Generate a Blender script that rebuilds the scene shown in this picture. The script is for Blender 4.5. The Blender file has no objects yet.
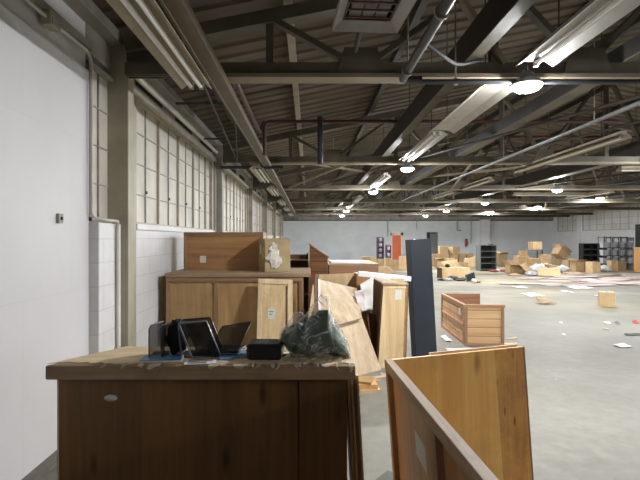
import bpy, math, random
from mathutils import Vector, Matrix, Euler, noise
random.seed(7)
C = bpy.context.scene.collection
PI = math.pi
EYE = 1.6

def gx(px, d): return (px - 309.0) / 470.0 * d           # survey readings -> metres
def gz(py, d): return EYE - (py - 239.0) / 470.0 * d

# ------------------------------------------------------------------ mesh helper
class MB:
    def __init__(s): s.v = []; s.f = []; s.sm = []
    def add(s, vs, fs, smooth=False):
        o = len(s.v); s.v += [tuple(v) for v in vs]
        s.f += [tuple(i + o for i in f) for f in fs]; s.sm += [smooth] * len(fs); return s
    def hexa(s, p):                                       # p: 4 bottom (ccw) + 4 top
        return s.add(p, [(3, 2, 1, 0), (4, 5, 6, 7), (0, 1, 5, 4), (1, 2, 6, 5), (2, 3, 7, 6), (3, 0, 4, 7)])
    def box(s, x0, x1, y0, y1, z0, z1, M=None):
        p = [(x0, y0, z0), (x1, y0, z0), (x1, y1, z0), (x0, y1, z0), (x0, y0, z1), (x1, y0, z1), (x1, y1, z1), (x0, y1, z1)]
        if M is not None: p = [M @ Vector(q) for q in p]
        return s.hexa(p)
    def slab(s, p4, th):                                  # quad with thickness behind it
        a, b, c, d = [Vector(q) for q in p4]
        n = ((b - a).cross(d - a)).normalized() * th
        return s.hexa([a, b, c, d, a + n, b + n, c + n, d + n])
    def bar(s, a, b, w, h, up=(0, 0, 1)):                 # rectangular bar between two points
        a = Vector(a); b = Vector(b); t = (b - a).normalized(); u = Vector(up)
        if abs(t.dot(u)) > .98: u = Vector((0, 1, 0))
        sd = t.cross(u).normalized(); u = sd.cross(t).normalized()
        sd *= w / 2; u *= h / 2
        return s.hexa([a - sd - u, a + sd - u, b + sd - u, b - sd - u, a - sd + u, a + sd + u, b + sd + u, b - sd + u])
    def tube(s, pts, r, n=8, bend=0.0, cap=True):
        pts = [Vector(p) for p in pts]
        if bend > 0 and len(pts) > 2:
            q = [pts[0]]
            for i in range(1, len(pts) - 1):
                p = pts[i]; a = (pts[i - 1] - p); b = (pts[i + 1] - p)
                k = min(bend, a.length * .45, b.length * .45); A = p + a.normalized() * k; B = p + b.normalized() * k
                for j in range(6):
                    t = j / 5; q.append(A * (1 - t) ** 2 + p * 2 * t * (1 - t) + B * t * t)
            q.append(pts[-1]); pts = q
        rings = []; u = None
        for i, p in enumerate(pts):
            t = (pts[min(i + 1, len(pts) - 1)] - pts[max(i - 1, 0)]).normalized()
            if u is None:
                u = Vector((0, 0, 1)) if abs(t.z) < .9 else Vector((1, 0, 0))
            u = (u - t * u.dot(t)).normalized(); w = t.cross(u)
            rr = r[i] if isinstance(r, (list, tuple)) else r
            rings.append([p + (u * math.cos(2 * PI * k / n) + w * math.sin(2 * PI * k / n)) * rr for k in range(n)])
        vs = [v for ring in rings for v in ring]; fs = []
        for i in range(len(rings) - 1):
            for k in range(n):
                fs.append((i * n + k, i * n + (k + 1) % n, (i + 1) * n + (k + 1) % n, (i + 1) * n + k))
        s.add(vs, fs, True)
        if cap:
            s.add(rings[0], [tuple(range(n))]); s.add(rings[-1], [tuple(range(n))])
        return s
    def lathe(s, prof, n=20, c=(0, 0, 0), cap=True):      # prof: (r, z)
        vs = []; fs = []
        for r, z in prof:
            vs += [(c[0] + r * math.cos(2 * PI * k / n), c[1] + r * math.sin(2 * PI * k / n), c[2] + z) for k in range(n)]
        for i in range(len(prof) - 1):
            for k in range(n):
                fs.append((i * n + k, i * n + (k + 1) % n, (i + 1) * n + (k + 1) % n, (i + 1) * n + k))
        s.add(vs, fs, True)
        if cap:
            s.add(vs[:n], [tuple(range(n))]); s.add(vs[-n:], [tuple(range(n))])
        return s
    def build(s, name, mat, parent=None, label=None, bevel=0, loc=None):
        me = bpy.data.meshes.new(name); me.from_pydata(s.v, [], s.f); me.validate(); me.update()
        import bmesh
        bm = bmesh.new(); bm.from_mesh(me); bmesh.ops.recalc_face_normals(bm, faces=bm.faces); bm.to_mesh(me); bm.free()
        if len(s.sm) == len(me.polygons): me.polygons.foreach_set('use_smooth', s.sm)
        me.materials.append(mat)
        o = bpy.data.objects.new(name, me); C.objects.link(o)
        if parent is not None: o.parent = parent
        if loc is not None: o.location = loc
        if label: o['label'] = label
        if bevel:
            m = o.modifiers.new('edge', 'BEVEL'); m.width = bevel; m.segments = 2; m.limit_method = 'ANGLE'
        return o

def thing(name, label, cat, loc=(0, 0, 0), rz=0.0, group=None, rot=None):
    o = bpy.data.objects.new(name, None); C.objects.link(o); o.empty_display_size = .1
    o.location = loc; o.rotation_euler = rot if rot is not None else (0, 0, rz)
    o['label'] = label; o['category'] = cat
    if group: o['group'] = group
    return o
def tag(o, label, cat, group=None, kind=None):
    o['label'] = label; o['category'] = cat
    if group: o['group'] = group
    if kind: o['kind'] = kind
    return o
def struct(name, loc=(0, 0, 0)):
    o = bpy.data.objects.new(name, None); C.objects.link(o); o.location = loc; o['kind'] = 'structure'; return o
def skind(o): o['kind'] = 'structure'; return o
def dup(root, loc, rot=None, label=None, group=None):
    r = root.copy(); C.objects.link(r); r.location = loc
    if rot is not None: r.rotation_euler = rot
    if label: r['label'] = label
    if group: r['group'] = group
    for ch in list(root.children):
        c = ch.copy(); C.objects.link(c); c.parent = r
        for g in list(ch.children):
            e = g.copy(); C.objects.link(e); e.parent = c
    return r

# ------------------------------------------------------------------ materials
def nodes(name):
    m = bpy.data.materials.new(name); m.use_nodes = True
    nt = m.node_tree; b = nt.nodes['Principled BSDF']; return m, nt, b
def N(nt, t, **kw):
    n = nt.nodes.new(t)
    for k, v in kw.items():
        if k in n.inputs.keys(): n.inputs[k].default_value = v
        else: setattr(n, k, v)
    return n
def ramp(nt, stops):
    r = nt.nodes.new('ShaderNodeValToRGB'); e = r.color_ramp.elements
    while len(e) < len(stops): e.new(.5)
    for i, (p, c) in enumerate(stops): e[i].position = p; e[i].color = (*c, 1)
    return r
def coords(nt, scale=(1, 1, 1), kind='Object'):
    tc = nt.nodes.new('ShaderNodeTexCoord'); mp = nt.nodes.new('ShaderNodeMapping'); mp.inputs['Scale'].default_value = scale
    nt.links.new(tc.outputs[kind], mp.inputs['Vector']); return mp.outputs[0]
def sc(c, k): return tuple(min(1, x * k) for x in c)
def mat(name, col, rough=.6, var=.12, vs=6.0, metal=0.0, bump=0.0, spec=.5, scale=(1, 1, 1), rnd=0.0):
    m, nt, b = nodes(name); L = nt.links.new
    v = coords(nt, scale); n = N(nt, 'ShaderNodeTexNoise', Scale=vs, Detail=5.0); L(v, n.inputs['Vector'])
    r = ramp(nt, [(.3, sc(col, 1 - var)), (.7, sc(col, 1 + var))]); L(n.outputs[0], r.inputs[0]); out = r.outputs[0]
    if rnd: out = rndmul(nt, out, rnd)
    L(out, b.inputs['Base Color'])
    b.inputs['Roughness'].default_value = rough; b.inputs['Metallic'].default_value = metal
    b.inputs['Specular IOR Level'].default_value = spec
    if bump:
        bp = N(nt, 'ShaderNodeBump', Strength=bump, Distance=.01); n2 = N(nt, 'ShaderNodeTexNoise', Scale=vs * 5, Detail=4.0)
        L(v, n2.inputs['Vector']); L(n2.outputs[0], bp.inputs['Height']); L(bp.outputs[0], b.inputs['Normal'])
    return m
def rndmul(nt, out, amt):
    oi = nt.nodes.new('ShaderNodeObjectInfo'); mr = N(nt, 'ShaderNodeMapRange'); mr.inputs[3].default_value = 1 - amt; mr.inputs[4].default_value = 1 + amt
    nt.links.new(oi.outputs['Random'], mr.inputs[0])
    mx = nt.nodes.new('ShaderNodeMix'); mx.data_type = 'RGBA'; mx.blend_type = 'MULTIPLY'; mx.inputs[0].default_value = 1
    nt.links.new(out, mx.inputs[6]); nt.links.new(mr.outputs[0], mx.inputs[7]); return mx.outputs[2]
def wood(name, dark, light, axis='z', knots=0.0, rough=.55, rnd=.08, boards=0.0, dirt=0.0):
    m, nt, b = nodes(name); L = nt.links.new
    sa = {'x': (.5, 9, 9), 'y': (9, .5, 9), 'z': (9, 9, .5)}[axis]
    sb = {'x': (3, 90, 90), 'y': (90, 3, 90), 'z': (90, 90, 3)}[axis]
    va = coords(nt, sa); n1 = N(nt, 'ShaderNodeTexNoise', Scale=1.0, Detail=6.0, Distortion=.8); L(va, n1.inputs['Vector'])
    vb = coords(nt, sb); n2 = N(nt, 'ShaderNodeTexNoise', Scale=1.0, Detail=3.0); L(vb, n2.inputs['Vector'])
    ad = N(nt, 'ShaderNodeMath', operation='MULTIPLY_ADD'); ad.inputs[1].default_value = .35; L(n2.outputs[0], ad.inputs[0]); L(n1.outputs[0], ad.inputs[2])
    r = ramp(nt, [(.48, dark), (.86, light)]); L(ad.outputs[0], r.inputs[0]); out = r.outputs[0]
    def mulby(out, fac, col):
        mx = nt.nodes.new('ShaderNodeMix'); mx.data_type = 'RGBA'; mx.blend_type = 'MULTIPLY'
        L(fac, mx.inputs[0]); L(out, mx.inputs[6]); mx.inputs[7].default_value = (*col, 1); return mx.outputs[2]
    if knots:
        sk = {'x': (1.6, 5, 5), 'y': (5, 1.6, 5), 'z': (5, 5, 1.6)}[axis]
        vk = coords(nt, sk); vo = N(nt, 'ShaderNodeTexVoronoi', Scale=knots); L(vk, vo.inputs['Vector'])
        kr = ramp(nt, [(.05, (1, 1, 1)), (.16, (0, 0, 0))]); L(vo.outputs['Distance'], kr.inputs[0]); out = mulby(out, kr.outputs[0], (.38, .24, .14))
    if boards:
        wv = coords(nt, (1, 1, 1)); w = N(nt, 'ShaderNodeTexWave', Scale=boards, Distortion=0.0); w.bands_direction = {'x': 'Z', 'y': 'X', 'z': 'X'}[axis]
        L(wv, w.inputs['Vector']); wr = ramp(nt, [(0, (1, 1, 1)), (.03, (0, 0, 0))]); L(w.outputs[0], wr.inputs[0]); out = mulby(out, wr.outputs[0], (.4, .32, .25))
    if dirt:
        vd = coords(nt, (1, 1, 1)); nd = N(nt, 'ShaderNodeTexNoise', Scale=2.3, Detail=7.0, Roughness=.7); L(vd, nd.inputs['Vector'])
        dr = ramp(nt, [(.5, (0, 0, 0)), (.75, (dirt,) * 3)]); L(nd.outputs[0], dr.inputs[0]); out = mulby(out, dr.outputs[0], (.45, .38, .32))
    if rnd: out = rndmul(nt, out, rnd)
    L(out, b.inputs['Base Color']); b.inputs['Roughness'].default_value = rough
    bp = N(nt, 'ShaderNodeBump', Strength=.15, Distance=.004); L(ad.outputs[0], bp.inputs['Height']); L(bp.outputs[0], b.inputs['Normal'])
    return m
def plaster(name, col, bw=.4, bh=.2, joint=.25, grime=.2, plane='yz', bump=.25):
    """painted block or board wall, course joints as relief plus uneven paint"""
    m, nt, b = nodes(name); L = nt.links.new
    tc = nt.nodes.new('ShaderNodeTexCoord'); sp = nt.nodes.new('ShaderNodeSeparateXYZ'); cb = nt.nodes.new('ShaderNodeCombineXYZ')
    L(tc.outputs['Object'], sp.inputs[0]); L(sp.outputs['Y' if plane == 'yz' else 'X'], cb.inputs[0]); L(sp.outputs['Z'], cb.inputs[1])
    br = N(nt, 'ShaderNodeTexBrick', Scale=1.0); br.inputs['Brick Width'].default_value = bw; br.inputs['Row Height'].default_value = bh
    br.inputs['Mortar Size'].default_value = .006; br.inputs['Mortar Smooth'].default_value = .4
    br.inputs['Color1'].default_value = (1, 1, 1, 1); br.inputs['Color2'].default_value = (.965, .965, .965, 1); br.inputs['Mortar'].default_value = (1 - joint,) * 3 + (1,)
    L(cb.outputs[0], br.inputs['Vector'])
    n = N(nt, 'ShaderNodeTexNoise', Scale=1.3, Detail=8.0, Roughness=.65); L(tc.outputs['Object'], n.inputs['Vector'])
    r = ramp(nt, [(.35, sc(col, 1 - grime)), (.6, col)]); L(n.outputs[0], r.inputs[0])
    mx = nt.nodes.new('ShaderNodeMix'); mx.data_type = 'RGBA'; mx.blend_type = 'MULTIPLY'; mx.inputs[0].default_value = 1
    L(r.outputs[0], mx.inputs[6]); L(br.outputs['Color'], mx.inputs[7]); L(mx.outputs[2], b.inputs['Base Color'])
    b.inputs['Roughness'].default_value = .55
    bp = N(nt, 'ShaderNodeBump', Strength=bump, Distance=.01); L(br.outputs['Color'], bp.inputs['Height']); L(bp.outputs[0], b.inputs['Normal'])
    return m
def floor_mat():
    m, nt, b = nodes('concrete_floor'); L = nt.links.new
    tc = nt.nodes.new('ShaderNodeTexCoord'); v = tc.outputs['Object']
    n1 = N(nt, 'ShaderNodeTexNoise', Scale=.55, Detail=9.0, Roughness=.65); L(v, n1.inputs['Vector'])
    r1 = ramp(nt, [(.3, (.175, .168, .138)), (.5, (.225, .215, .178)), (.72, (.28, .268, .225))]); L(n1.outputs[0], r1.inputs[0])
    n2 = N(nt, 'ShaderNodeTexNoise', Scale=7.0, Detail=8.0, Roughness=.7); L(v, n2.inputs['Vector'])
    r2 = ramp(nt, [(.35, (.72, .72, .72)), (.65, (1.06, 1.06, 1.06))]); L(n2.outputs[0], r2.inputs[0])
    mx = nt.nodes.new('ShaderNodeMix'); mx.data_type = 'RGBA'; mx.blend_type = 'MULTIPLY'; mx.inputs[0].default_value = 1
    L(r1.outputs[0], mx.inputs[6]); L(r2.outputs[0], mx.inputs[7])
    # old yellow adhesive bands left across the slab
    mp = nt.nodes.new('ShaderNodeMapping'); mp.inputs['Scale'].default_value = (.16, .5, 1); L(v, mp.inputs['Vector'])
    n3 = N(nt, 'ShaderNodeTexNoise', Scale=1.0, Detail=6.0, Roughness=.6); L(mp.outputs[0], n3.inputs['Vector'])
    r3 = ramp(nt, [(.42, (0, 0, 0)), (.56, (.85, .85, .85))]); L(n3.outputs[0], r3.inputs[0])
    sp = nt.nodes.new('ShaderNodeSeparateXYZ'); L(v, sp.inputs[0])
    mr = N(nt, 'ShaderNodeMapRange'); mr.inputs[1].default_value = 9; mr.inputs[2].default_value = 15; L(sp.outputs['Y'], mr.inputs[0])
    mu = N(nt, 'ShaderNodeMath', operation='MULTIPLY'); L(r3.outputs[0], mu.inputs[0]); L(mr.outputs[0], mu.inputs[1])
    m2 = nt.nodes.new('ShaderNodeMix'); m2.data_type = 'RGBA'; L(mu.outputs[0], m2.inputs[0]); L(mx.outputs[2], m2.inputs[6]); m2.inputs[7].default_value = (.40, .345, .215, 1)
    # pale scraps ground into the floor
    vo = N(nt, 'ShaderNodeTexVoronoi', Scale=3.2); L(v, vo.inputs['Vector']); rv = ramp(nt, [(.03, (1, 1, 1)), (.045, (0, 0, 0))]); L(vo.outputs['Distance'], rv.inputs[0])
    m3 = nt.nodes.new('ShaderNodeMix'); m3.data_type = 'RGBA'; L(rv.outputs[0], m3.inputs[0]); L(m2.outputs[2], m3.inputs[6]); m3.inputs[7].default_value = (.5, .49, .46, 1)
    # sawn joint
    L(m3.outputs[2], b.inputs['Base Color'])
    rr = ramp(nt, [(.3, (.5,) * 3), (.7, (.7,) * 3)]); L(n2.outputs[0], rr.inputs[0]); L(rr.outputs[0], b.inputs['Roughness'])
    return m
def emis(name, col, s):
    m = bpy.data.materials.new(name); m.use_nodes = True; nt = m.node_tree; nt.nodes.remove(nt.nodes['Principled BSDF'])
    e = N(nt, 'ShaderNodeEmission', Strength=s); e.inputs[0].default_value = (*col, 1); nt.links.new(e.outputs[0], nt.nodes['Material Output'].inputs[0]); return m
def mesh_mat(name, col, cells=300.0, hole=.5):
    """woven steel mesh: fine square holes cut with transparency"""
    m, nt, b = nodes(name); L = nt.links.new
    b.inputs['Base Color'].default_value = (*col, 1); b.inputs['Roughness'].default_value = .45; b.inputs['Metallic'].default_value = .3
    v = coords(nt, (cells, cells, cells)); ck = N(nt, 'ShaderNodeTexChecker', Scale=1.0); L(v, ck.inputs['Vector'])
    ck.inputs[1].default_value = (hole,) * 3 + (1,); ck.inputs[2].default_value = (0, 0, 0, 1)
    tr = nt.nodes.new('ShaderNodeBsdfTransparent'); mx = nt.nodes.new('ShaderNodeMixShader')
    L(ck.outputs[0], mx.inputs[0]); L(b.outputs[0], mx.inputs[1]); L(tr.outputs[0], mx.inputs[2]); L(mx.outputs[0], nt.nodes['Material Output'].inputs[0]); return m
def plastic_film(name, tint=(.92, .94, .95), clear=.95, crease_glint=.36):
    """thin clear film; its white crease streaks are painted-in highlights"""
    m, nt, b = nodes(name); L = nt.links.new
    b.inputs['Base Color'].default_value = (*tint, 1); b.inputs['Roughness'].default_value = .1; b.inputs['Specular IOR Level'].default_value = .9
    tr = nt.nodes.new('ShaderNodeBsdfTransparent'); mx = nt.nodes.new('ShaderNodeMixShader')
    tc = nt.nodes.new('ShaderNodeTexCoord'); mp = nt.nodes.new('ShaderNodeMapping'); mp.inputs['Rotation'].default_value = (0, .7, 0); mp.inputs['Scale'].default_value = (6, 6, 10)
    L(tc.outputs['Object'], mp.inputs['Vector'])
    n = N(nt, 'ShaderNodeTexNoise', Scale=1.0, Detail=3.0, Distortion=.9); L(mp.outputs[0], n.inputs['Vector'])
    k = clear - crease_glint  # opacity of the white streaks that paint highlights onto the folds
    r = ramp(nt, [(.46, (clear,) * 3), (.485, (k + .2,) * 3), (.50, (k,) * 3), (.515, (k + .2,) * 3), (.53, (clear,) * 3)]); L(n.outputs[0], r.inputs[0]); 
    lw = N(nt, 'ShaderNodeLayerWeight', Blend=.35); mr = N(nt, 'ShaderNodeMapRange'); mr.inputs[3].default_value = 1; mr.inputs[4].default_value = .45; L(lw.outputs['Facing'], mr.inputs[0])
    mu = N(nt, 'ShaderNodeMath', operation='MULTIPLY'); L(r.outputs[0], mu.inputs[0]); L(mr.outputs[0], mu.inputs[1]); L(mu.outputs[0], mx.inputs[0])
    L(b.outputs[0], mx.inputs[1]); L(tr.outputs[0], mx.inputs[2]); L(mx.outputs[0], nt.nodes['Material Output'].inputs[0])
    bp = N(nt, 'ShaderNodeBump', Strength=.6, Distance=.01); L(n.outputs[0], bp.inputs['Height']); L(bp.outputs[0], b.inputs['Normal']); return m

M = {}
M['floor'] = floor_mat()
M['wall'] = plaster('painted_board_wall', (.69, .685, .69), 1.2, 1.2, .05, .05, bump=.05)
M['block'] = plaster('painted_block', (.78, .78, .78), .4, .2, .16, .14, bump=.5)
M['farwall'] = plaster('far_block_wall', (.78, .83, .86), .4, .2, .04, .08, plane='xz', bump=.1)
M['farwall2'] = plaster('far_panel_wall', (.86, .89, .93), 3, 3, .05, .04, plane='xz', bump=.05)
M['rightwall'] = plaster('right_block_wall', (.88, .89, .91), .4, .2, .06, .06, bump=.1)
M['ledge'] = mat('grey_ledge', (.36, .35, .32), .7, .2, 3)
M['pane'] = mat('overpainted_pane', (.62, .59, .505), .5, .16, 2.2, rnd=.04)
M['pane_white'] = mat('overpainted_pane_white', (.74, .74, .72), .5, .12, 1.2)
M['sash'] = mat('cream_steel_sash', (.46, .42, .345), .5, .15, 8)
M['sash_dark'] = mat('rusted_steel_sash', (.16, .14, .12), .6, .3, 8)
M['sash_grey'] = mat('grey_steel_sash', (.36, .34, .31), .6, .2, 8)
M['column'] = mat('painted_column', (.40, .375, .28), .55, .18, 3.5)
M['header'] = mat('header_beam', (.33, .31, .265), .6, .2, 3)
M['deck'] = mat('roof_deck', (.105, .082, .054), .8, .35, 1.6, scale=(.4, 3, 1))
M['steel'] = mat('truss_steel', (.098, .083, .057), .6, .3, 3)
M['steel_pale'] = mat('dusty_flange', (.25, .21, .145), .6, .2, 3)
M['beam'] = mat('dark_beam', (.030, .026, .023), .5, .25, 4)
M['tray'] = mat('brown_tray', (.125, .097, .055), .55, .2, 5)
M['pale_wood'] = mat('pale_purlin', (.30, .26, .19), .7, .25, 4)
M['purlin'] = mat('purlin_steel', (.04, .032, .022), .7, .3, 4)
M['fixture'] = mat('fixture_enamel', (.34, .295, .205), .4, .12, 6)
M['fixture_white'] = mat('fixture_enamel_white', (.31, .295, .255), .4, .12, 6)
M['tube'] = mat('unlit_tube', (.78, .77, .74), .3, .05, 6)
M['socket'] = mat('tube_socket', (.32, .29, .24), .5, .1, 6)
M['pipe'] = mat('black_pipe', (.03, .031, .035), .5, .25, 6)
M['pipe_grey'] = mat('grey_conduit', (.13, .13, .13), .35, .2, 6)
M['pipe_red'] = mat('red_oxide_pipe', (.085, .028, .026), .5, .25, 6)
M['pipe_paint'] = mat('painted_conduit', (.55, .52, .45), .45, .15, 6)
M['lamp_body'] = mat('lamp_housing', (.45, .45, .45), .4, .1, 6)
M['led'] = emis('led_diffuser', (.975, .985, 1.0), 500)
M['heater'] = mat('heater_enamel', (.33, .31, .28), .5, .15, 6)
M['ceramic'] = mat('heater_tile', (.24, .225, .21), .7, .15, 20)
M['rust'] = mat('rusty_bar', (.12, .045, .03), .6, .3, 20)
M['black'] = mat('black_plastic', (.012, .012, .013), .35, .2, 8)
M['softblack'] = mat('black_fabric', (.012, .012, .014), .8, .3, 20, bump=.4)
M['orange'] = mat('orange_paint', (.88, .20, .07), .5, .05, 3)
M['doorframe'] = mat('pale_door_frame', (.95, .82, .72), .5, .06, 3)
M['doorgrey'] = mat('grey_door', (.22, .22, .21), .5, .12, 3)
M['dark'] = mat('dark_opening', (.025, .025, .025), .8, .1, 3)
M['navy'] = mat('navy_laminate', (.024, .031, .042), .45, .08, 4)
M['navy_edge'] = mat('navy_laminate_edge', (.012, .015, .02), .5, .08, 4)
M['white'] = mat('white_laminate', (.80, .79, .77), .45, .05, 3)
M['paper'] = mat('white_paper', (.80, .80, .79), .7, .06, 9, rnd=.08)
M['pink'] = mat('pinkish_sheet', (.55, .45, .42), .6, .16, 2, rnd=.14)
M['pinkwhite'] = mat('pinkish_foam', (.70, .62, .61), .7, .1, 7)
M['sticker'] = mat('paper_sticker', (.66, .64, .58), .6, .12, 60)
M['print'] = mat('printed_ink', (.20, .20, .22), .6, .3, 60)
M['yellow'] = mat('yellow_sticker', (.60, .48, .06), .6, .1, 20)
M['card'] = mat('cardboard', (.50, .345, .185), .75, .12, 5, rnd=.16)
M['card_old'] = mat('worn_cardboard', (.38, .285, .15), .75, .18, 7)
M['card_in'] = mat('cardboard_inside', (.40, .27, .14), .8, .12, 5, rnd=.1)
M['card_pale'] = mat('cardboard_pale', (.60, .43, .23), .75, .1, 5, rnd=.1)
M['tape'] = mat('packing_tape', (.52, .42, .28), .25, .1, 20)
M['tornpaper'] = mat('torn_print', (.62, .58, .50), .5, .3, 45)
M['shelfgrey'] = mat('grey_steel_shelf', (.16, .165, .165), .5, .12, 5)
M['shelfside'] = mat('grey_steel_side', (.13, .145, .14), .5, .12, 5)
M['shelfblack'] = mat('black_steel_shelf', (.022, .023, .024), .5, .15, 5)
M['rackwire'] = mat('rack_wire', (.10, .105, .115), .4, .2, 6, metal=.4)
M['bin'] = mat('pale_bin', (.80, .81, .84), .4, .1, 4, rnd=.1)
M['purple'] = mat('purple_panel', (.17, .12, .19), .5, .3, 14)
M['lilac'] = mat('lilac_pack', (.50, .45, .55), .5, .2, 14)
M['red'] = mat('red_paint', (.50, .05, .05), .4, .1, 6)
M['redrag'] = mat('red_scrap', (.45, .09, .09), .8, .3, 8)
M['blueraw'] = mat('blue_cover', (.06, .16, .30), .35, .2, 16)
M['bluepale'] = mat('pale_blue_cover', (.16, .27, .42), .4, .4, 22)
M['photo'] = mat('printed_photo', (.30, .22, .20), .4, .6, 26)
M['green'] = mat('green_cloth', (.022, .062, .018), .5, .4, 7, bump=.5)
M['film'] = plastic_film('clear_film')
M['filmgrey'] = plastic_film('cloudy_film', (.80, .80, .84), .5, .5)
M['mesh'] = mesh_mat('black_wire_mesh', (.010, .011, .014), hole=.34)
M['rim'] = mat('steel_rim', (.30, .32, .34), .35, .1, 9, metal=.5)
M['brick'] = mat('dusty_floor_tile', (.10, .10, .09), .7, .2, 8)
M['debris'] = mat('dark_debris', (.055, .05, .05), .7, .4, 12)
# timber
M['w_front'] = wood('ply_dark_honey', (.135, .062, .016), (.25, .118, .034), 'z', knots=1.3, rough=.42)
M['w_top'] = wood('worn_top_board', (.26, .165, .085), (.44, .30, .17), 'x', rough=.6, dirt=.8)
M['w_veneer'] = wood('torn_veneer', (.68, .49, .28), (.92, .74, .48), 'x', rough=.65, dirt=.45)
M['w_frayed'] = wood('frayed_ply', (.42, .32, .20), (.70, .59, .42), 'x', rough=.8)
M['w_ply'] = wood('orange_ply', (.84, .40, .085), (.98, .60, .17), 'z', knots=1.0, rough=.42, dirt=.35)
M['w_ply2'] = wood('knotty_strip', (.62, .27, .05), (.88, .45, .11), 'z', knots=2.6, rough=.42, dirt=.9)
M['w_rail'] = wood('worn_rail', (.24, .15, .085), (.46, .32, .20), 'y', rough=.6, dirt=.7)
M['w_side'] = wood('brown_ply', (.30, .14, .045), (.44, .225, .085), 'z', rough=.45, dirt=.5)
M['w_stile'] = wood('brown_stile', (.20, .10, .04), (.33, .18, .08), 'z', rough=.5)
M['w_mid'] = wood('mid_ply', (.32, .19, .078), (.50, .32, .145), 'z', rough=.5, dirt=.6)
M['w_midx'] = wood('mid_ply_cross', (.30, .15, .06), (.46, .25, .105), 'x', rough=.5, dirt=.3)
M['w_frame'] = wood('crate_frame', (.20, .115, .06), (.36, .22, .12), 'x', rough=.6)
M['w_framez'] = wood('crate_frame_upright', (.20, .115, .06), (.36, .22, .12), 'z', rough=.6)
M['w_lid'] = wood('dusty_lid', (.30, .20, .115), (.50, .37, .235), 'x', rough=.7, dirt=.8)
M['w_pale'] = wood('pale_ply', (.58, .40, .20), (.80, .61, .36), 'z', rough=.55, dirt=.4)
M['w_paley'] = wood('pale_ply_edge', (.60, .44, .25), (.82, .66, .42), 'z', rough=.6)
M['w_sheet'] = wood('grey_ply_sheet', (.46, .34, .215), (.66, .52, .36), 'z', rough=.6, dirt=.6)
M['w_dark'] = wood('dark_red_ply', (.15, .062, .026), (.27, .125, .055), 'x', rough=.45, boards=2.0)
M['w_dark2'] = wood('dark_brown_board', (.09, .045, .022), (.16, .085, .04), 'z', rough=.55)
M['w_small'] = wood('small_crate_ply', (.50, .30, .14), (.70, .47, .25), 'x', rough=.5, boards=2.4)
M['w_smallrail'] = wood('small_crate_rail', (.34, .17, .09), (.52, .30, .18), 'x', rough=.5)
M['w_orange'] = wood('orange_cabinet', (.58, .29, .10), (.74, .42, .17), 'z', rough=.5)

# ------------------------------------------------------------------ room shell
XL, XR, YF, YB = -1.83, 17.4, 33.6, -3.0
SILL, HEAD = 1.75, 3.09
RIDGE = 7.8
def deckz(x): return (3.62 + .2 * (x - XL)) if x < RIDGE else (3.62 + .2 * (RIDGE - XL) - .2 * (x - RIDGE))
def chordz(x): return deckz(x) - .24
skind(MB().box(XL - .3, XR + .3, YB, YF + .3, -.2, 0).build('floor', M['floor']))
mb = MB()                                              # ribbed deck: ribs run down the slope
prof = [(0, 0), (.17, 0), (.20, .028), (.27, .028), (.30, 0)]
ys = [YB + .30 * i + p[0] for i in range(int((YF - YB) / .30) + 1) for p in prof[:-1]]
zs = [p[1] for i in range(int((YF - YB) / .30) + 1) for p in prof[:-1]]
for xa, xb in ((XL - .3, RIDGE), (RIDGE, XR + .3)):
    vs = []; fs = []
    for y, z in zip(ys, zs): vs += [(xa, y, deckz(xa) + z), (xb, y, deckz(xb) + z)]
    for i in range(len(ys) - 1): fs.append((2 * i, 2 * i + 1, 2 * i + 3, 2 * i + 2))
    mb.add(vs, fs)
skind(mb.build('ceiling', M['deck']))

# left wall: boards near the camera, then block dado, pilasters and steel windows
TR0, DT = 4.34, 4.87
truss_y = [TR0 + DT * k for k in range(6)]
w = struct('wall_left')
MB().box(XL - .3, XL, YB, 3.91, 0, 3.0).box(XL - .3, XL - .03, YB, 3.91, 3.0, 3.62).build('board_panel', M['wall'], w)
mb = MB().box(XL - .3, XL, 3.91, YF, 0, SILL)
mb.box(XL - .3, XL, 4.55, 4.93, SILL, HEAD)
for k in range(1, 6): mb.box(XL - .3, XL, truss_y[k] - .34, truss_y[k] + .36, SILL, HEAD)
mb.box(XL - .3, XL, YF - .4, YF, SILL, HEAD)
mb.build('block_dado', M['block'], w)
MB().box(XL - .3, XL - .02, 3.91, YF, HEAD + .08, 3.62).build('eave_panel', M['header'], w)
mb = MB()
for k in range(20):
    mb.box(XL - .02, XL - .012, 5.0 + k * 1.5, 5.0 + k * 1.5 + .9, 3.24, 3.33)
mb.build('vent_slot', M['dark'], w)
skind(MB().box(XL - .02, XL + .04, 4.55, YF, HEAD, HEAD + .08).build('trim_1', M['pipe_paint'], bevel=.01))
skind(MB().box(XL - .05, XL + .10, YB, YF, 3.40, 3.50).build('trim_2', M['header']))
skind(MB().box(XL - .05, XL + .03, YB, 3.91, 3.16, 3.22).build('trim_3', M['header']))
skind(MB().box(XL, XL + .05, YB, 3.9, 0, .07).build('baseboard_left', M['sash_dark']))
skind(MB().box(XL - .02, XL + .03, 4.93, YF, SILL - .05, SILL + .01).build('trim_4', M['pane_white']))
skind(MB().box(XL - .1, XL + .083, 3.91, 4.37, 0, SILL - .01).build('pilaster', M['block'], bevel=.008))
for k in range(6):
    yk = truss_y[k] + (.03 if k == 0 else -.12)
    mb = MB().box(XL - .1, XL + .15, yk, yk + .15, 0 if k else 0, 3.42)
    if k: mb.box(XL - .1, XL + .04, yk - .1, yk + .32, 0, 3.09)
    else: mb.box(XL - .1, XL + .02, yk + .15, yk + .56, 0, 3.09)
    skind(mb.build('pillar', M['column'] if k == 0 else M['header'], bevel=.008))
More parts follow.
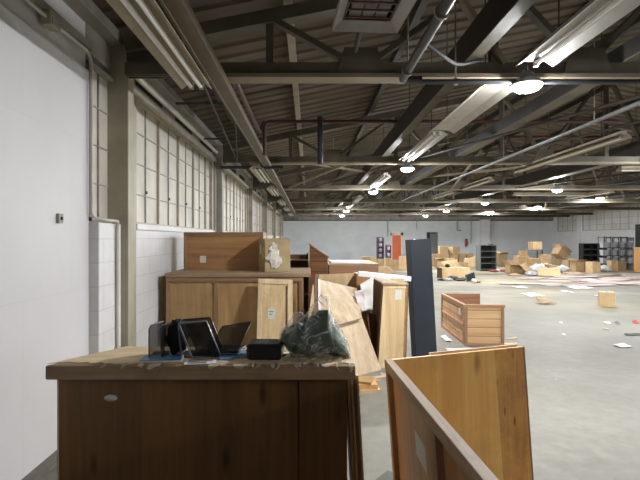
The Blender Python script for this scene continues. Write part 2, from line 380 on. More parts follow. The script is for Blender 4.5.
def window(name, axis, xw, y0, y1, z0, z1, ncol, nrow, side, paint, sash, dark, thick=2):
    """steel sash in a wall running along Y; side=+1 faces +X"""
    o = struct(name)
    MB().box(xw - .05 * side - .005, xw - .05 * side + .005, y0, y1, z0, z1).build('pane', paint, o)
    mb = MB(); t = .03
    a, b = sorted((xw - .06 * side, xw + .012 * side))
    mb.box(a, b, y0, y1, z0, z0 + t).box(a, b, y0, y1, z1 - t, z1).box(a, b, y0, y0 + t, z0, z1).box(a, b, y1 - t, y1, z0, z1).build('window_frame', sash, o)
    a, b = sorted((xw - .055 * side, xw - .03 * side)); mv = MB(); mh = MB(); mt = MB()
    for i in range(1, ncol):
        y = y0 + (y1 - y0) * i / ncol
        if i % thick == 0: mt.box(a, b + .015, y - .018, y + .018, z0 + t, z1 - t)
        else: mv.box(a, b, y - .008, y + .008, z0 + t, z1 - t)
    for j in range(1, nrow):
        z = z0 + (z1 - z0) * j / nrow; mh.box(a, b - .003, y0 + t, y1 - t, z - .006, z + .006)
    if mv.v: mv.build('glazing_bar', dark, o)
    if mt.v: mt.build('mullion', sash, o)
    mh.build('glazing_rail', dark, o)
    if side > 0 and y0 > 4.5 and ncol >= 8:
        ml = MB()
        for i in range(1, ncol, 2):
            y = y0 + (y1 - y0) * i / ncol; ml.box(b, b + .015, y - .010, y + .010, z0 + (z1 - z0) * .27, z0 + (z1 - z0) * .295)
        ml.build('latch', M['sash_dark'], o)
    return o
window('window_1', 'y', XL, 3.91, 4.42, SILL, HEAD, 2, 4, 1, M['pane'], M['sash_grey'], M['sash_grey'])
for k in range(5):
    window('window_%d' % (k + 2), 'y', XL, 4.93 if k == 0 else truss_y[k] + .36, truss_y[k + 1] - .34, SILL, HEAD, 9 if k == 0 else 8, 4, 1, M['pane'], M['sash'], M['sash_grey'])
window('window_7', 'y', XL, truss_y[5] + .36, YF - .4, SILL, HEAD, 8, 4, 1, M['pane'], M['sash'], M['sash_grey'])

# far wall with two doors
D1x0, D1x1 = 5.95, 6.62; D2x0, D2x1 = 8.45, 9.15; DH = 2.05
XJ = gx(490, YF)
w = struct('wall_far')
mb = MB()
for a, b in ((XL - .3, D1x0), (D1x1, D2x0), (D2x1, XJ)): mb.box(a, b, YF, YF + .3, 0, DH)
mb.box(XL - .3, XJ, YF, YF + .3, DH, 2.90); mb.build('block_wall', M['farwall'], w)
MB().box(XJ, XR + .3, YF + .02, YF + .3, 0, 2.90).build('flush_panel', M['farwall2'], w)
MB().box(XL - .3, XR + .3, YF + .02, YF + .3, 2.90, 5.7).build('upper_wall', M['ledge'], w)
skind(MB().box(XL, XR, YF - .16, YF + .02, 2.97, 3.5).build('trim_5', M['ledge']))
skind(MB().box(XL, XR, YF - .10, YF + .02, 2.90, 2.97).build('trim_6', M['beam']))
skind(MB().box(gx(481, 33.2), gx(490, 33.2), 33.15, YF + .02, 0, 2.97).build('pillar', M['rightwall']))
d = struct('door_1', (D1x0, YF, 0))
MB().box(-.02, .66, .0, .05, 0, 1.86).build('door_leaf', M['orange'], d)
MB().box(-.10, -.0, -.03, .02, 0, 2.05).box(.62, .76, -.03, .02, 0, 2.05).box(-.10, .76, -.03, .02, 1.86, 2.10).build('door_frame', M['doorframe'], d)
MB().tube([(.56, -.04, .95), (.56, -.09, .95), (.46, -.09, .95)], .015).build('door_handle', M['rim'], d)
d = struct('door_2', (D2x0, YF, 0))
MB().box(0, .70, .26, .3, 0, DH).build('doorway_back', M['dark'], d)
MB().box(.22, .70, .10, .14, 0, DH - .06).build('door_leaf', M['doorgrey'], d)
MB().box(-.05, .0, -.02, .05, 0, 2.1).box(.70, .75, -.02, .05, 0, 2.1).box(-.05, .75, -.02, .05, 2.05, 2.1).build('door_frame', M['doorgrey'], d)

# right wall with high windows
w = struct('wall_right')
MB().box(XR, XR + .3, YB, YF + .3, 0, 2.12).build('block_wall', M['rightwall'], w)
MB().box(XR, XR + .3, YB, YF + .3, 3.5, 3.75).build('eave_panel', M['header'], w)
mb = MB()
RW = [(30.5, 32.9), (24.2, 29.9), (18.2, 23.9), (12.2, 17.9)]
cuts = [YF + .3] + [v for a, b in RW for v in (b, a)] + [YB]
for i in range(0, len(cuts), 2): mb.box(XR, XR + .3, cuts[i + 1], cuts[i], 2.12, 3.5)
mb.build('block_pier', M['rightwall'], w)
for i, (a, b) in enumerate(RW):
    window('window_%d' % (8 + i), 'y', XR, a, b, 2.12, 3.5, 4 if i == 0 else 8, 4, -1, M['pane_white'], M['sash'], M['sash_grey'])
for y in (30.2, 24.05, 18.05): skind(MB().box(XR - .14, XR + .02, y - .12, y + .12, 0, 3.55).build('pillar', M['rightwall']))

# ------------------------------------------------------------------ roof steel
ordn = ['nearest', 'second', 'third', 'fourth', 'fifth', 'farthest']
def make_truss(y, label):
    t = thing('roof_truss', label, 'truss', (0, y, 3.1), group='steel roof trusses spanning the hall')
    x0, x1 = XL + .15, XR - .1
    Z = lambda x: chordz(x) - 3.1
    MB().box(x0, x1, -.06, -.045, 0, .11).box(x0, x1, .045, .06, 0, .11).build('bottom_chord', M['steel'], t)
    MB().box(x0 + .52, x1, -.09, .09, -.035, -.0).build('chord_flange', M['steel_pale'], t)
    mb = MB()
    for a, b in ((x0, RIDGE), (RIDGE, x1)): mb.bar((a, 0, Z(a) - .04), (b, 0, Z(b) - .04), .14, .12)
    mb.build('top_chord', M['steel'], t)
    MB().slab([(x0, -.012, 0), (x0 + .62, -.012, 0), (x0 + .55, -.012, .10), (x0, -.012, Z(x0))], -.02).build('end_gusset', M['steel'], t)
    tx = [-.36 + 2.06 * k for k in range(8)]; bx = [.47 + 2.06 * k for k in range(8)]
    for x in tx: MB().bar((x, 0, .05), (x, 0, Z(x) - .06), .07, .06).build('vertical_web', M['steel'], t)
    for k in range(8):
        MB().bar((tx[k], -.03, Z(tx[k]) - .05), (bx[k], -.03, .06), .05, .085, (0, 1, 0)).build('diagonal_web', M['steel'], t)
        if k < 7: MB().bar((bx[k], .03, .06), (tx[k + 1], .03, Z(tx[k + 1]) - .05), .05, .085, (0, 1, 0)).build('diagonal_web', M['steel'], t)
        b = bx[k]; MB().slab([(b - .22, -.065, .0), (b + .22, -.065, .0), (b + .15, -.065, .24), (b - .15, -.065, .24)], .012).build('gusset_plate', M['steel'], t)
    return t
tr = make_truss(truss_y[0], 'nearest steel roof truss, crossing over the two front crates')
for k in range(1, 6):
    dup(tr, (0, truss_y[k], 3.1), label='%s steel roof truss counted from the camera' % ordn[k] if k < 5 else 'farthest steel roof truss, next to the far wall')
# purlins under the deck
i = 0; x = XL + .55
while x < XR:
    pale = abs(x - (-.2)) < .35
    xx = -.2 if pale else x
    skind(MB().box(-.04, .04, YB, YF, -.13, 0).build('ceiling_beam', M['pale_wood'] if pale else M['purlin'], loc=(xx, 0, deckz(xx) - .005)))
    x += 1.25
# longitudinal girders below the chord line
for x, z0, z1, wd in ((1.47, 3.215, 3.5, .08), (2.93, 3.215, 3.38, .13), (6.45, 3.215, 3.5, .2), (10.0, 3.215, 3.5, .2), (13.6, 3.215, 3.5, .2)):
    g = struct('ceiling_beam', (x, 0, 0))
    MB().box(-wd / 2, wd / 2, 1.0 if x < 2 else YB, YF, z0, z1).build('web_plate', M['beam'], g)
    MB().box(-wd / 2 - .02, wd / 2 + .02, 1.0 if x < 2 else YB, YF, z0 - .012, z0).build('beam_flange', M['steel'], g)
# brown light rail on the left
o = MB().box(-.86, -.74, .8, YF - .3, 2.985, 3.06).box(-.87, -.85, .8, YF - .3, 2.975, 2.99).build('light_rail', M['tray'])
tag(o, 'long brown steel rail under the trusses carrying the left row of strip lights', 'rail')
# light bracing rods
for n, (a, b) in enumerate((((1.35, 4.30, 3.86), (1.78, 4.30, 3.20)), ((-.2, 9.21, 3.12), (1.43, 11.6, 3.25)), ((.9, 9.3, 3.15), (-.6, 14.0, 3.13)), ((3.3, 9.0, 3.3), (4.2, 13.9, 3.05)), ((4.4, 9.4, 3.05), (3.1, 13.9, 3.4)))):
    o = MB().bar(a, b, .045, .045 if n else .09, (0, 1, 0)).build('brace_rod', M['steel_pale'])
    tag(o, ['pale flat brace running up from the nearest truss beside the lamp', 'thin pale brace rod low between second and third trusses, rising left', 'thin pale brace rod crossing towards the left wall beyond the second truss',
            'thin brace rod falling right, right of the dark girder', 'thin brace rod falling left, right of the dark girder'][n], 'brace')

# tie rods and branch lines strung through the bays
random.seed(31)
for k in range(5):
    for j in range(5):
        xa = random.uniform(-1.2, 13.5); xb = xa + random.choice((-1, 1)) * random.uniform(1.0, 3.2); xb = min(14.5, max(-1.4, xb))
        a = (xa, truss_y[k] + .02, 3.11 + random.random() * .06); b = (xb, truss_y[k + 1] - .02, 3.11 + random.random() * .06)
        tag(MB().tube([a, b], .013 if j < 3 else .02, 6, 0).build('tie_rod', M['purlin']), 'thin tie rod strung slantwise between two roof trusses', 'rod', 'tie rods between the roof trusses')
tag(MB().tube([(.82, 3.35, 3.0), (1.05, 3.6, 2.98), (1.25, 3.95, 3.06), (1.55, 4.2, 3.2)], .014, 8, .15).build('cable', M['softblack']), 'black cable sagging from the gas pipe towards the nearest truss', 'cable')

# ------------------------------------------------------------------ pipes and conduits
def pipe(name, pts, r, m, label, bend=.08, n=10): return tag(MB().tube(pts, r, n, bend).build(name, M[m]), label, 'pipe' if name != 'conduit' else 'conduit')
def hung(name, pts, r, m, label, hangers, bend=.08):
    t = thing(name, label, 'pipe' if 'pipe' in name else 'conduit', pts[0])
    o = Vector(pts[0]); q = [Vector(p) - o for p in pts]
    MB().tube(q, r, 10, bend).build('tube_run', M[m], t)
    for h in hangers:
        h = Vector(h) - o; top = deckz(h.x + o.x) - o.z
        MB().tube([h, (h.x, h.y, top)], .008, 6).tube([(h.x, h.y - .012, h.z), (h.x, h.y + .012, h.z)], r * 1.35, 10).build('hanger', M['steel_pale'], t)
    return t
hung('pipe', [(.82, .9, 3.0), (.82, 4.14, 3.0), (.99, 4.14, 3.0)], .036, 'pipe', 'thick dark gas pipe running overhead from the camera to the nearest truss', [(.82, 2.9, 3.0), (.82, 3.9, 3.0)], .05)
hung('pipe', [(1.0, 4.17, 2.995), (9.0, 4.17, 2.995)], .024, 'pipe', 'dark pipe crossing sideways just under the nearest truss', [(1.30, 4.17, 2.995), (3.4, 4.17, 2.995)])
pipe('sprinkler_pipe', [(-.72, 7.6, 2.95), (-.72, 7.6, 3.5), (5.0, 7.6, 3.5)], .03, 'pipe_red', 'dark red sprinkler pipe crossing behind the nearest truss with a drop at its left end', .1)
pipe('hanging_pipe', [(.18, 7.55, 3.56), (.18, 7.55, 2.80)], .045, 'pipe', 'short thick black drop pipe hanging in front of the red sprinkler pipe')
pipe('sprinkler_pipe', [(-.80, 4.7, 3.32), (-.80, 7.6, 3.32), (-.72, 7.6, 3.5)], .03, 'pipe_red', 'dark red branch pipe running along the hall above the left rail', .05)
hung('sprinkler_pipe', [(4.2, 9.8, 3.72), (14.0, 9.8, 3.72)], .035, 'pipe_red', 'dark red pipe high up behind the right-hand strip lights', [(5, 9.8, 3.72), (8, 9.8, 3.72), (12, 9.8, 3.72)], 0)
pipe('sprinkler_pipe', [(-1.7, 9.0, 2.97), (-.5, 9.0, 2.97)], .03, 'pipe', 'short black pipe jutting from the second wall pillar under the rail', 0)
hung('sprinkler_pipe', [(10.6, 30.5, 3.1), (16.9, 30.5, 3.1)], .06, 'pipe', 'dark pipe crossing in front of the far right windows', [(11.5, 30.5, 3.1), (16, 30.5, 3.1)], 0)
for k, (y, z) in enumerate(((11.6, 3.45), (16.4, 3.35), (21.3, 3.35), (26.2, 3.35))):
    hung('branch_pipe', [(-1.3, y, z), (15.5, y, z)], .022, 'steel_pale', 'thin sprinkler branch crossing the hall halfway to the %s truss' % ['third', 'fourth', 'fifth', 'farthest'][k], [(x, y, z) for x in (.6, 3.9, 7.4, 10.8, 14)], 0)
t = hung('conduit', [(3.37, 1.5, 2.99), (3.37, 17.0, 2.99)], .022, 'pipe_grey', 'twin grey conduits hung in a straight run right of the dark girder', [(3.40, 5.6, 2.99), (3.40, 8.2, 2.99), (3.40, 11.5, 2.99), (3.40, 15, 2.99)])
MB().tube([(.06, 0, .012), (.06, 15.5, .012)], .016, 8).build('second_tube', M['pipe_grey'], t)
pipe('conduit', [(XL + .035, .8, 3.12), (XL + .035, 3.83, 3.12), (XL + .035, 3.88, 3.03), (XL + .035, 3.88, 1.78), (XL + .115, 3.97, 1.76), (XL + .115, 4.22, 1.76), (XL + .10, 4.24, 1.70), (XL + .10, 4.24, .62)], .014, 'pipe_paint', 'painted conduit along the top of the left wall, bending down to the pilaster', .07)
t = thing('junction_box', 'grey electrical box on the conduit high on the left wall', 'junction box', (XL + .04, 3.26, 3.115))
MB().box(-.035, .035, -.06, .06, -.05, .05).build('box_body', M['column'], t, bevel=.006); MB().box(.035, .041, -.05, .05, -.042, .042).build('cover_plate', M['header'], t)
t = thing('switch_box', 'small grey switch plate alone on the white left wall', 'switch', (XL + .012, 3.43, 1.75))
MB().box(-.01, .01, -.03, .03, -.035, .035).build('plate', M['header'], t); MB().box(.01, .02, -.008, .008, -.012, .012).build('toggle', M['dark'], t)
t = thing('outlet_box', 'small outlet at the foot of the pilaster conduit', 'outlet', (XL + .10, 4.24, .58))
MB().box(-.017, .02, -.03, .03, -.05, .05).build('box_body', M['pipe_paint'], t); MB().box(.02, .026, -.02, .02, -.03, .03).build('socket_face', M['sash_dark'], t)
pipe('conduit', [(XL + .06, 4.6, 3.26), (XL + .06, 9.0, 3.26)], .03, 'pipe_paint', 'pale pipe along the eave above the first row of left windows', 0)
for a, b, l in (((-1.7, 6.0, 3.33), (-.8, 6.0, 3.33), 'thin stub pipe above the left windows, nearer of two'), ((-1.7, 7.6, 3.22), (-.75, 7.6, 3.22), 'thin stub pipe above the left windows, farther of two')):
    pipe('branch_pipe', [a, b], .016, 'pipe', l, 0)
pipe('wall_pipe', [(gx(459, 33), 33.4, 3.1), (gx(459, 33), 33.4, 2.2), (gx(463, 33), 33.4, 2.2)], .04, 'ledge', 'grey hooked pipe coming down the far wall left of the white pillar', .08)
pipe('wall_pipe', [(gx(473, 33), 33.4, 3.05), (gx(473, 33), 33.4, 1.3)], .03, 'ledge', 'straight grey pipe coming down the far wall nearest the white pillar', 0)
pipe('wall_pipe', [(gx(389, 33), 33.4, 3.05), (gx(389, 33), 33.4, 1.75)], .02, 'ledge', 'thin grey conduit down the far wall beside the orange door', 0)
pipe('wall_pipe', [(gx(418, 33), 33.4, 3.05), (gx(418, 33), 33.4, 2.3)], .025, 'ledge', 'thin grey conduit down the far wall between the two doors, left of the black doorway', 0)

# ------------------------------------------------------------------ lamps
def make_lamp(loc, label):
    t = thing('pendant_lamp', label, 'lamp', loc, group='lit high bay lamps')
    MB().lathe([(.122, .012), (.128, .012), (.130, .03), (.10, .06), (.06, .085), (.055, .12), (.02, .13)], 24).build('housing', M['lamp_body'], t)
    MB().lathe([(.0001, -.046), (.05, -.041), (.09, -.028), (.115, -.009), (.124, .0115)], 20, cap=False).build('diffuser', M['led'], t)
    MB().tube([(0, 0, .125), (0, 0, .19)], .010, 8).build('hook', M['steel_pale'], t)
    return t
L0 = make_lamp((1.93, 4.17 - .01, 2.945), 'brightest round lamp, hanging nearest under the first truss')
MB()
lamps = [(1.91, 9.12, 2.95, 'round lamp under the second truss in the row beside the strip lights'), (1.86, 13.6, 2.95, 'round lamp third along the row beside the strip lights'),
         (1.80, 22.9, 2.95, 'small lamp near the end of the row beside the strip lights'), (1.93, 27.4, 2.95, 'farthest lamp of the row beside the strip lights'),
         (6.92, 13.1, 2.95, 'large round lamp over the tipped boxes, nearest of the middle row'), (6.71, 17.9, 2.95, 'second lamp of the middle row, over the grey bookcase'),
         (6.72, 23.0, 2.95, 'third lamp of the middle row, over the box pile by the doorway'), (6.85, 27.6, 2.95, 'farthest lamp of the middle row, above the dark doorway'),
         (11.45, 18.5, 3.2, 'large lamp in front of the right windows, nearest of the right row'), (11.45, 23.5, 3.2, 'second lamp of the right row, by the window edge'),
         (10.95, 28.2, 3.2, 'farthest lamp of the right row, small, just below the second middle lamp')]
for x, y, z, l in lamps: dup(L0, (x, y, z), label=l)
for x, y, z in ((6.85, -.67, 2.95), (11.45, 3.7, 3.2), (11.45, -1.2, 3.2), (6.85, 4.2, 2.95), (6.85, 8.4, 2.95), (11.45, 8.6, 3.2), (11.45, 13.6, 3.2)):  # unseen lamps; the two behind the camera are added to light the open crate
    dup(L0, (x, y, z), label='unseen round lamp assumed to continue the lamp rows')

# fluorescent strips (unlit)
def fixture(x0, x1, y0, y1, z, label, m='fixture', tubes=2, group='unlit fluorescent strip lights', yaw=0.0):
    cx = (x0 + x1) / 2; w = (x1 - x0) / 2; L = (y1 - y0)
    t = thing('strip_light', label, 'strip light', (cx, y0, z), yaw, group)
    # reflector: shallow trough, open below
    pr = [(-w, 0), (-w * .55, .045), (w * .55, .045), (w, 0), (w, .008), (w * .52, .056), (-w * .52, .056), (-w, .008)]
    vs = [(a, 0, b) for a, b in pr] + [(a, L, b) for a, b in pr]; n = len(pr)
    MB().add(vs, [(i, (i + 1) % n, n + (i + 1) % n, n + i) for i in range(n)]).add(vs[:n], [(0, 1, 6, 7), (1, 2, 5, 6), (2, 3, 4, 5)]).add(vs[n:], [(0, 1, 6, 7), (1, 2, 5, 6), (2, 3, 4, 5)]).build('reflector', M[m], t)
    MB().box(-w * .4, w * .4, .02, L - .02, .056, .10).build('ballast_box', M[m], t)
    for q in (L * .15, L * .85): MB().tube([(0, q, .10), (0, q, deckz(cx) - z)], .006, 6).build('hanger', M['purlin'], t)
    for i in range(tubes):
        xx = 0 if tubes == 1 else (-w * .32 + i * w * .64)
        MB().tube([(xx, .05, .012), (xx, L - .05, .012)], .018, 10).build('tube', M['tube'], t)
        MB().box(xx - .018, xx + .018, .015, .05, -.008, .045).build('socket', M['socket'], t); MB().box(xx - .018, xx + .018, L - .05, L - .015, -.008, .045).build('socket', M['socket'], t)
    return t
zf = 2.91
for k, (a, b) in enumerate(((1.7, 4.12), (8.75, 10.95), (12.3, 14.3), (16.4, 18.5), (20.2, 22.2), (24.6, 26.8))):
    fixture(-1.115, -.85, a, b, zf, ['nearest strip light on the left rail, right above the white wall', 'second strip light on the left rail', 'third strip light on the left rail', 'fourth strip light on the left rail', 'fifth strip light on the left rail', 'farthest strip light on the left rail'][k])
for k, (a, b, x0, x1, l) in enumerate(((1.3, 3.82, 1.68, 1.98, 'near strip light with one tube over the tall front crate'), (4.40, 6.25, 1.58, 1.93, 'pale strip light with empty channel beyond the nearest lamp'), (6.32, 8.4, 1.60, 1.86, 'strip light ending at the second lamp'),
        (10.6, 12.9, 1.62, 1.86, 'strip light between second and third lamps of the lamp row'), (16.0, 18.4, 1.62, 1.86, 'distant strip light past the third lamp of the lamp row'), (19.4, 21.6, 1.62, 1.86, 'most distant strip light of the lamp row'))):
    fixture(x0, x1, a, b, 3.0, l, 'fixture_white', 1 if k == 0 else (0 if k == 1 else 2))
for k, (a, b) in enumerate(((6.5, 10.0), (11.3, 13.4), (14.4, 16.6))):
    fixture(4.27, 4.47, a, b, 3.0, ['long cream strip light hung right of the twin conduits', 'shorter cream strip light in line behind the long one', 'last cream strip light in line behind the long one'][k], 'fixture', 1)
fixture(9.0, 9.25, 14.2, 16.6, 3.0, 'cream strip light in front of the right row of lamps', 'fixture', 1)
t = fixture(6.0, 6.2, 13.9, 16.3, 3.02, 'cream strip light turned crosswise beyond the dark girder', 'fixture', 1, yaw=-PI / 2); t.location = (6.7, 15.4, 3.02)
t = fixture(6.0, 6.2, 13.9, 16.3, 3.05, 'cream strip light crosswise at the right edge of the picture', 'fixture', 1, yaw=-PI / 2); t.location = (6.6, 10.0, 3.05)

# heater over the aisle
t = thing('unit_heater', 'square pale heater with bars hung from the roof at top centre', 'heater', (.41, 3.05, 3.05), .07)
def frustum(a0, b0, z0, a1, b1, z1):
    vs = [(-a0, -b0, z0), (a0, -b0, z0), (a0, b0, z0), (-a0, b0, z0), (-a1, -b1, z1), (a1, -b1, z1), (a1, b1, z1), (-a1, b1, z1)]
    return MB().add(vs, [(0, 1, 5, 4), (1, 2, 6, 5), (2, 3, 7, 6), (3, 0, 4, 7)])
fr = frustum(.23, .25, 0, .165, .185, .06); q = fr.v; fr.add([(-.23, -.25, 0), (.23, -.25, 0), (.23, .25, 0), (-.23, .25, 0), (-.23, -.25, .05), (.23, -.25, .05), (.23, .25, .05), (-.23, .25, .05)], [(0, 1, 5, 4), (1, 2, 6, 5), (2, 3, 7, 6), (3, 0, 4, 7)])
fr.build('hood', M['heater'], t)
mb = MB().box(-.18, .18, -.2, .2, .16, .30); mb.build('burner_case', M['beam'], t)
mb = MB()
for i in range(3):
    for j in range(4): mb.box(-.13 + i * .09, -.13 + i * .09 + .08, -.155 + j * .08, -.155 + j * .08 + .07, .07, .09)
mb.build('ceramic_tile', M['ceramic'], t)
for j in range(4): MB().bar((-.16, -.16 + j * .1, .055), (.16, -.16 + j * .1, .055), .012, .012).build('guard_bar', M['rust'], t)
MB().box(-.165, -.15, -.185, .185, .055, .16).box(.15, .165, -.185, .185, .055, .16).box(-.165, .165, -.19, -.18, .055, .16).box(-.165, .165, .18, .19, .055, .16).build('inner_casing', M['beam'], t)
for s in (-.15, .15): MB().bar((s, 0, .3), (s, 0, .9), .02, .02).build('hanger_rod', M['pipe'], t)
MB().tube([(.0, .2, .25), (.03, .45, .22), (.05, .95, .15)], .02, 8, .1).build('gas_hose', M['pipe'], t)

# ------------------------------------------------------------------ FRONT CRATE
ZT = 1.0
t = thing('display_crate', 'big brown wooden crate with a splintered top holding desk items, front left', 'crate', (-.5, 2.24, 0))
ox, oy = -.5, 2.24
def loc4(pts): return [(x - ox, y - oy, z) for x, y, z in pts]
fl, frt, bl, brt = (-1.258, 2.24), (.222, 2.235), (-1.02, 2.63), (.205, 2.60)
TH = .072
pb = [(fl[0] - ox, fl[1] - oy, ZT - TH), (frt[0] - ox, frt[1] - oy, ZT - TH), (brt[0] - ox, brt[1] - oy, ZT - TH), (bl[0] - ox, bl[1] - oy, ZT - TH)]
MB().hexa(pb + [(a, b, ZT - .004) for a, b, c in pb]).build('top_board', M['w_top'], t, bevel=.005)
# veneer skin with a ragged front lip
random.seed(3)
def ragged(xa, xb, ya, yb, n, amp, z0, th, back_amp=.0):
    top = []; 
    for i in range(n + 1):
        u = i / n; x = xa + (xb - xa) * u; top.append((x, ya + (random.random() ** 2) * amp, z0))
    bk = [(xb, yb, z0), (xa, yb, z0)]; base = top + bk; n2 = len(base)
    vs = base + [(a, b, c + th) for a, b, c in base]
    mb = MB(); mb.add(vs, [tuple(range(n2)), tuple(range(n2, 2 * n2))] + [(i, (i + 1) % n2, n2 + (i + 1) % n2, n2 + i) for i in range(n2)]); return mb
bm = MB()
pts = []
for i in range(61):
    u = i / 60; x = fl[0] + (frt[0] - fl[0]) * u; rag = .06 * max(0, .55 - u) + random.random() ** 2 * (.022 + .035 * u) + .012 * math.sin(u * 19)
    if i in (0, 60): rag = .02
    pts.append((x - ox, fl[1] - oy + .004 + max(0, rag), 0))
pts += [(brt[0] - ox, brt[1] - oy - .004, 0), (bl[0] - ox, bl[1] - oy - .004, 0)]
n2 = len(pts); vs = [(a, b, ZT - .004) for a, b, c in pts] + [(a, b, ZT) for a, b, c in pts]
bm.add(vs, [tuple(range(n2)), tuple(range(n2, 2 * n2))] + [(i, (i + 1) % n2, n2 + (i + 1) % n2, n2 + i) for i in range(n2)])
bm.build('veneer_skin', M['w_veneer'], t)
# curled splinters and frayed flaps along the front lip
for i in range(22):
    mb = MB()
    u = random.random() ** .45; x = fl[0] + .1 + (frt[0] - fl[0] - .11) * u; L = .006 + random.random() ** 3 * .05; dp = .004 + random.random() * (.006 + .016 * u)
    a = Vector((x - ox, fl[1] - oy - .004, ZT + .001)); sk = random.uniform(-.02, .02)
    mb.slab([a + Vector((0, .03, .002)), a + Vector((L, .03, .002)), a + Vector((L + sk * .3, -.004, -dp * .35)), a + Vector((sk * .3, -.004, -dp * .3))], .002)
    mb.slab([a + Vector((0, -.004, -dp * .3)), a + Vector((L, -.004, -dp * .35)), a + Vector((L * .7 + sk, -.012, -dp * 1.3)), a + Vector((L * .2 + sk, -.010, -dp))], .002)
    mb.build('splinter', M['w_frayed'], t)
for i in range(26):                                     # raised shreds, right half of the top
    mb = MB()
    x = random.uniform(-.15, .2); y = random.uniform(2.25, 2.52); L = random.uniform(.02, .07); w_ = random.uniform(.01, .03)
    a = Vector((x - ox - L * .5, y - oy, ZT)); r = random.uniform(-.6, .6); d1 = Vector((math.cos(r), math.sin(r) * .5, 0)) * L; d2 = Vector((-math.sin(r) * .3, 1, 0)) * w_
    mb.slab([a, a + d1, a + d1 + d2 + Vector((0, 0, .004 + random.random() * .012)), a + d2 + Vector((0, 0, .003))], .0015)
    mb.build('veneer_shred', M['w_frayed'], t)
# body
bx0, bx1 = -1.215, .185
MB().box(bx0 - ox, -.05 - ox - .004, 2.285 - oy, 2.305 - oy, 0, ZT - TH).build('front_panel', M['w_front'], t)
MB().box(-.046 - ox, bx1 - ox, 2.278 - oy, 2.305 - oy, 0, ZT - TH).build('front_panel', M['w_front'], t)
MB().slab(loc4([(bx0, 2.285, 0), (bx0, 2.285, ZT - TH), (-.98, 2.60, ZT - TH), (-.98, 2.60, 0)]), .02).build('side_panel', M['w_side'], t)
MB().box(-.98 - ox, bx1 - ox, 2.56 - oy, 2.58 - oy, 0, ZT - TH).build('back_panel', M['w_side'], t)
for i, (dx, m) in enumerate(((0, 'w_side'), (.016, 'w_paley'), (.030, 'w_stile'), (.046, 'w_paley'))):
    s = .05
    MB().slab([(bx1 + dx - ox + s, 2.275 + i * .012 - oy, 0), (bx1 + dx - ox + .012 + s, 2.275 + i * .012 - oy, 0), (bx1 + dx - ox + .012, 2.275 + i * .012 - oy, ZT - TH), (bx1 + dx - ox, 2.275 + i * .012 - oy, ZT - TH)], -.27).build('side_layer', M[m], t, 'split ply layer with pale edge' if m == 'w_paley' else None)
pl = MB().lathe([(.001, 0), (.032, 0), (.032, .004), (.001, .004)], 20, cap=False).build('oval_plate', M['sticker'], t, 'small pale oval plate')
pl.rotation_euler = (PI / 2, 0, 0); pl.scale = (1, .5, 1); pl.location = (gx(111, 2.285) - ox, 2.285 - oy, gz(398, 2.285))

# things lying on the crate ------------------------------------------------------
def wire_loop(mb, pts, r): mb.tube([Vector(p) for p in pts] + [Vector(pts[0])], r, 6, 0)
t = thing('file_sorter', 'black wire mesh desk organiser lying open on the front crate', 'organiser', (-.64, 2.42, ZT), .12)
MB().slab([(-.17, -.06, .004), (.19, -.06, .004), (.19, .09, .004), (-.17, .09, .004)], .002).build('base_mesh', M['mesh'], t)
def upright(name, x0, x1, h, lean, rimm, rimr=.0035):
    a = [(x0, -.06, .004), (x0 + lean, -.06, h - .015), (x0 + lean + .004, -.045, h), (x1 + lean, .08, h), (x1 + lean, .09, h - .015), (x1, .09, .004)]
    p = MB().add(a, [tuple(range(6))]).build(name, M['mesh'], t); r = MB(); wire_loop(r, a, rimr); r.build('rim_wire', M[rimm], p)
upright('end_frame', -.165, -.12, .165, 0, 'black'); upright('divider', -.105, -.065, .165, -.004, 'black')
upright('divider', -.01, -.01, .175, -.015, 'black')
pp = [(-.02, -.064, .176), (.115, -.064, .186), (.185, -.064, .012), (.045, -.064, .006)]
p = MB().add(pp, [(0, 1, 2, 3)]).build('front_panel', M['mesh'], t, 'mesh panel with pale steel rim'); r = MB(); wire_loop(r, pp, .005); r.build('rim_wire', M['rim'], p)
pp = [(-.02, .085, .17), (.12, .085, .18), (.19, .085, .01), (.05, .085, .006)]
p = MB().add(pp, [(0, 1, 2, 3)]).build('back_panel', M['mesh'], t); r = MB(); wire_loop(r, pp, .004); r.build('rim_wire', M['black'], p)
def lump(name, mt, parent, cx, cy, z0, rx, ry, rz, seed=0, amp=.25, n=14, label=None):
    vs = []; fs = []
    for i in range(n + 1):
        th = PI * i / n
        for k in range(2 * n):
            ph = PI * k / n; d = Vector((math.sin(th) * math.cos(ph), math.sin(th) * math.sin(ph), math.cos(th)))
            f = 1 + amp * noise.noise(d * 2.2 + Vector((seed, 0, 0))) + amp * .5 * noise.noise(d * 6 + Vector((0, seed, 0)))
            vs.append((cx + d.x * rx * f, cy + d.y * ry * f, max(z0, z0 + rz + d.z * rz * f)))
    m2 = 2 * n
    for i in range(n):
        for k in range(m2): fs.append((i * m2 + k, i * m2 + (k + 1) % m2, (i + 1) * m2 + (k + 1) % m2, (i + 1) * m2 + k))
    return MB().add(vs, fs, True).build(name, mt, parent, label)
o = lump('cloth_pouch', M['softblack'], None, 0, 0, 0, .052, .052, .085, 3, .35); o.location = (-.685, 2.435, ZT + .009); tag(o, 'crumpled black cloth pouch stuffed between the mesh dividers', 'pouch')
t = thing('mesh_tray', 'second black mesh tray propped open right of the organiser', 'tray', (-.46, 2.47, ZT), -.15)
pp = [(-.06, -.05, .012), (.10, -.05, .025), (.155, .03, .165), (-.005, .03, .135)]
p = MB().add(pp, [(0, 1, 2, 3)]).build('raised_panel', M['mesh'], t); r = MB(); wire_loop(r, pp, .0035); r.build('rim_wire', M['black'], p)
pp = [(-.06, -.05, .018), (.10, -.05, .018), (.10, .10, .018), (-.06, .10, .018)]
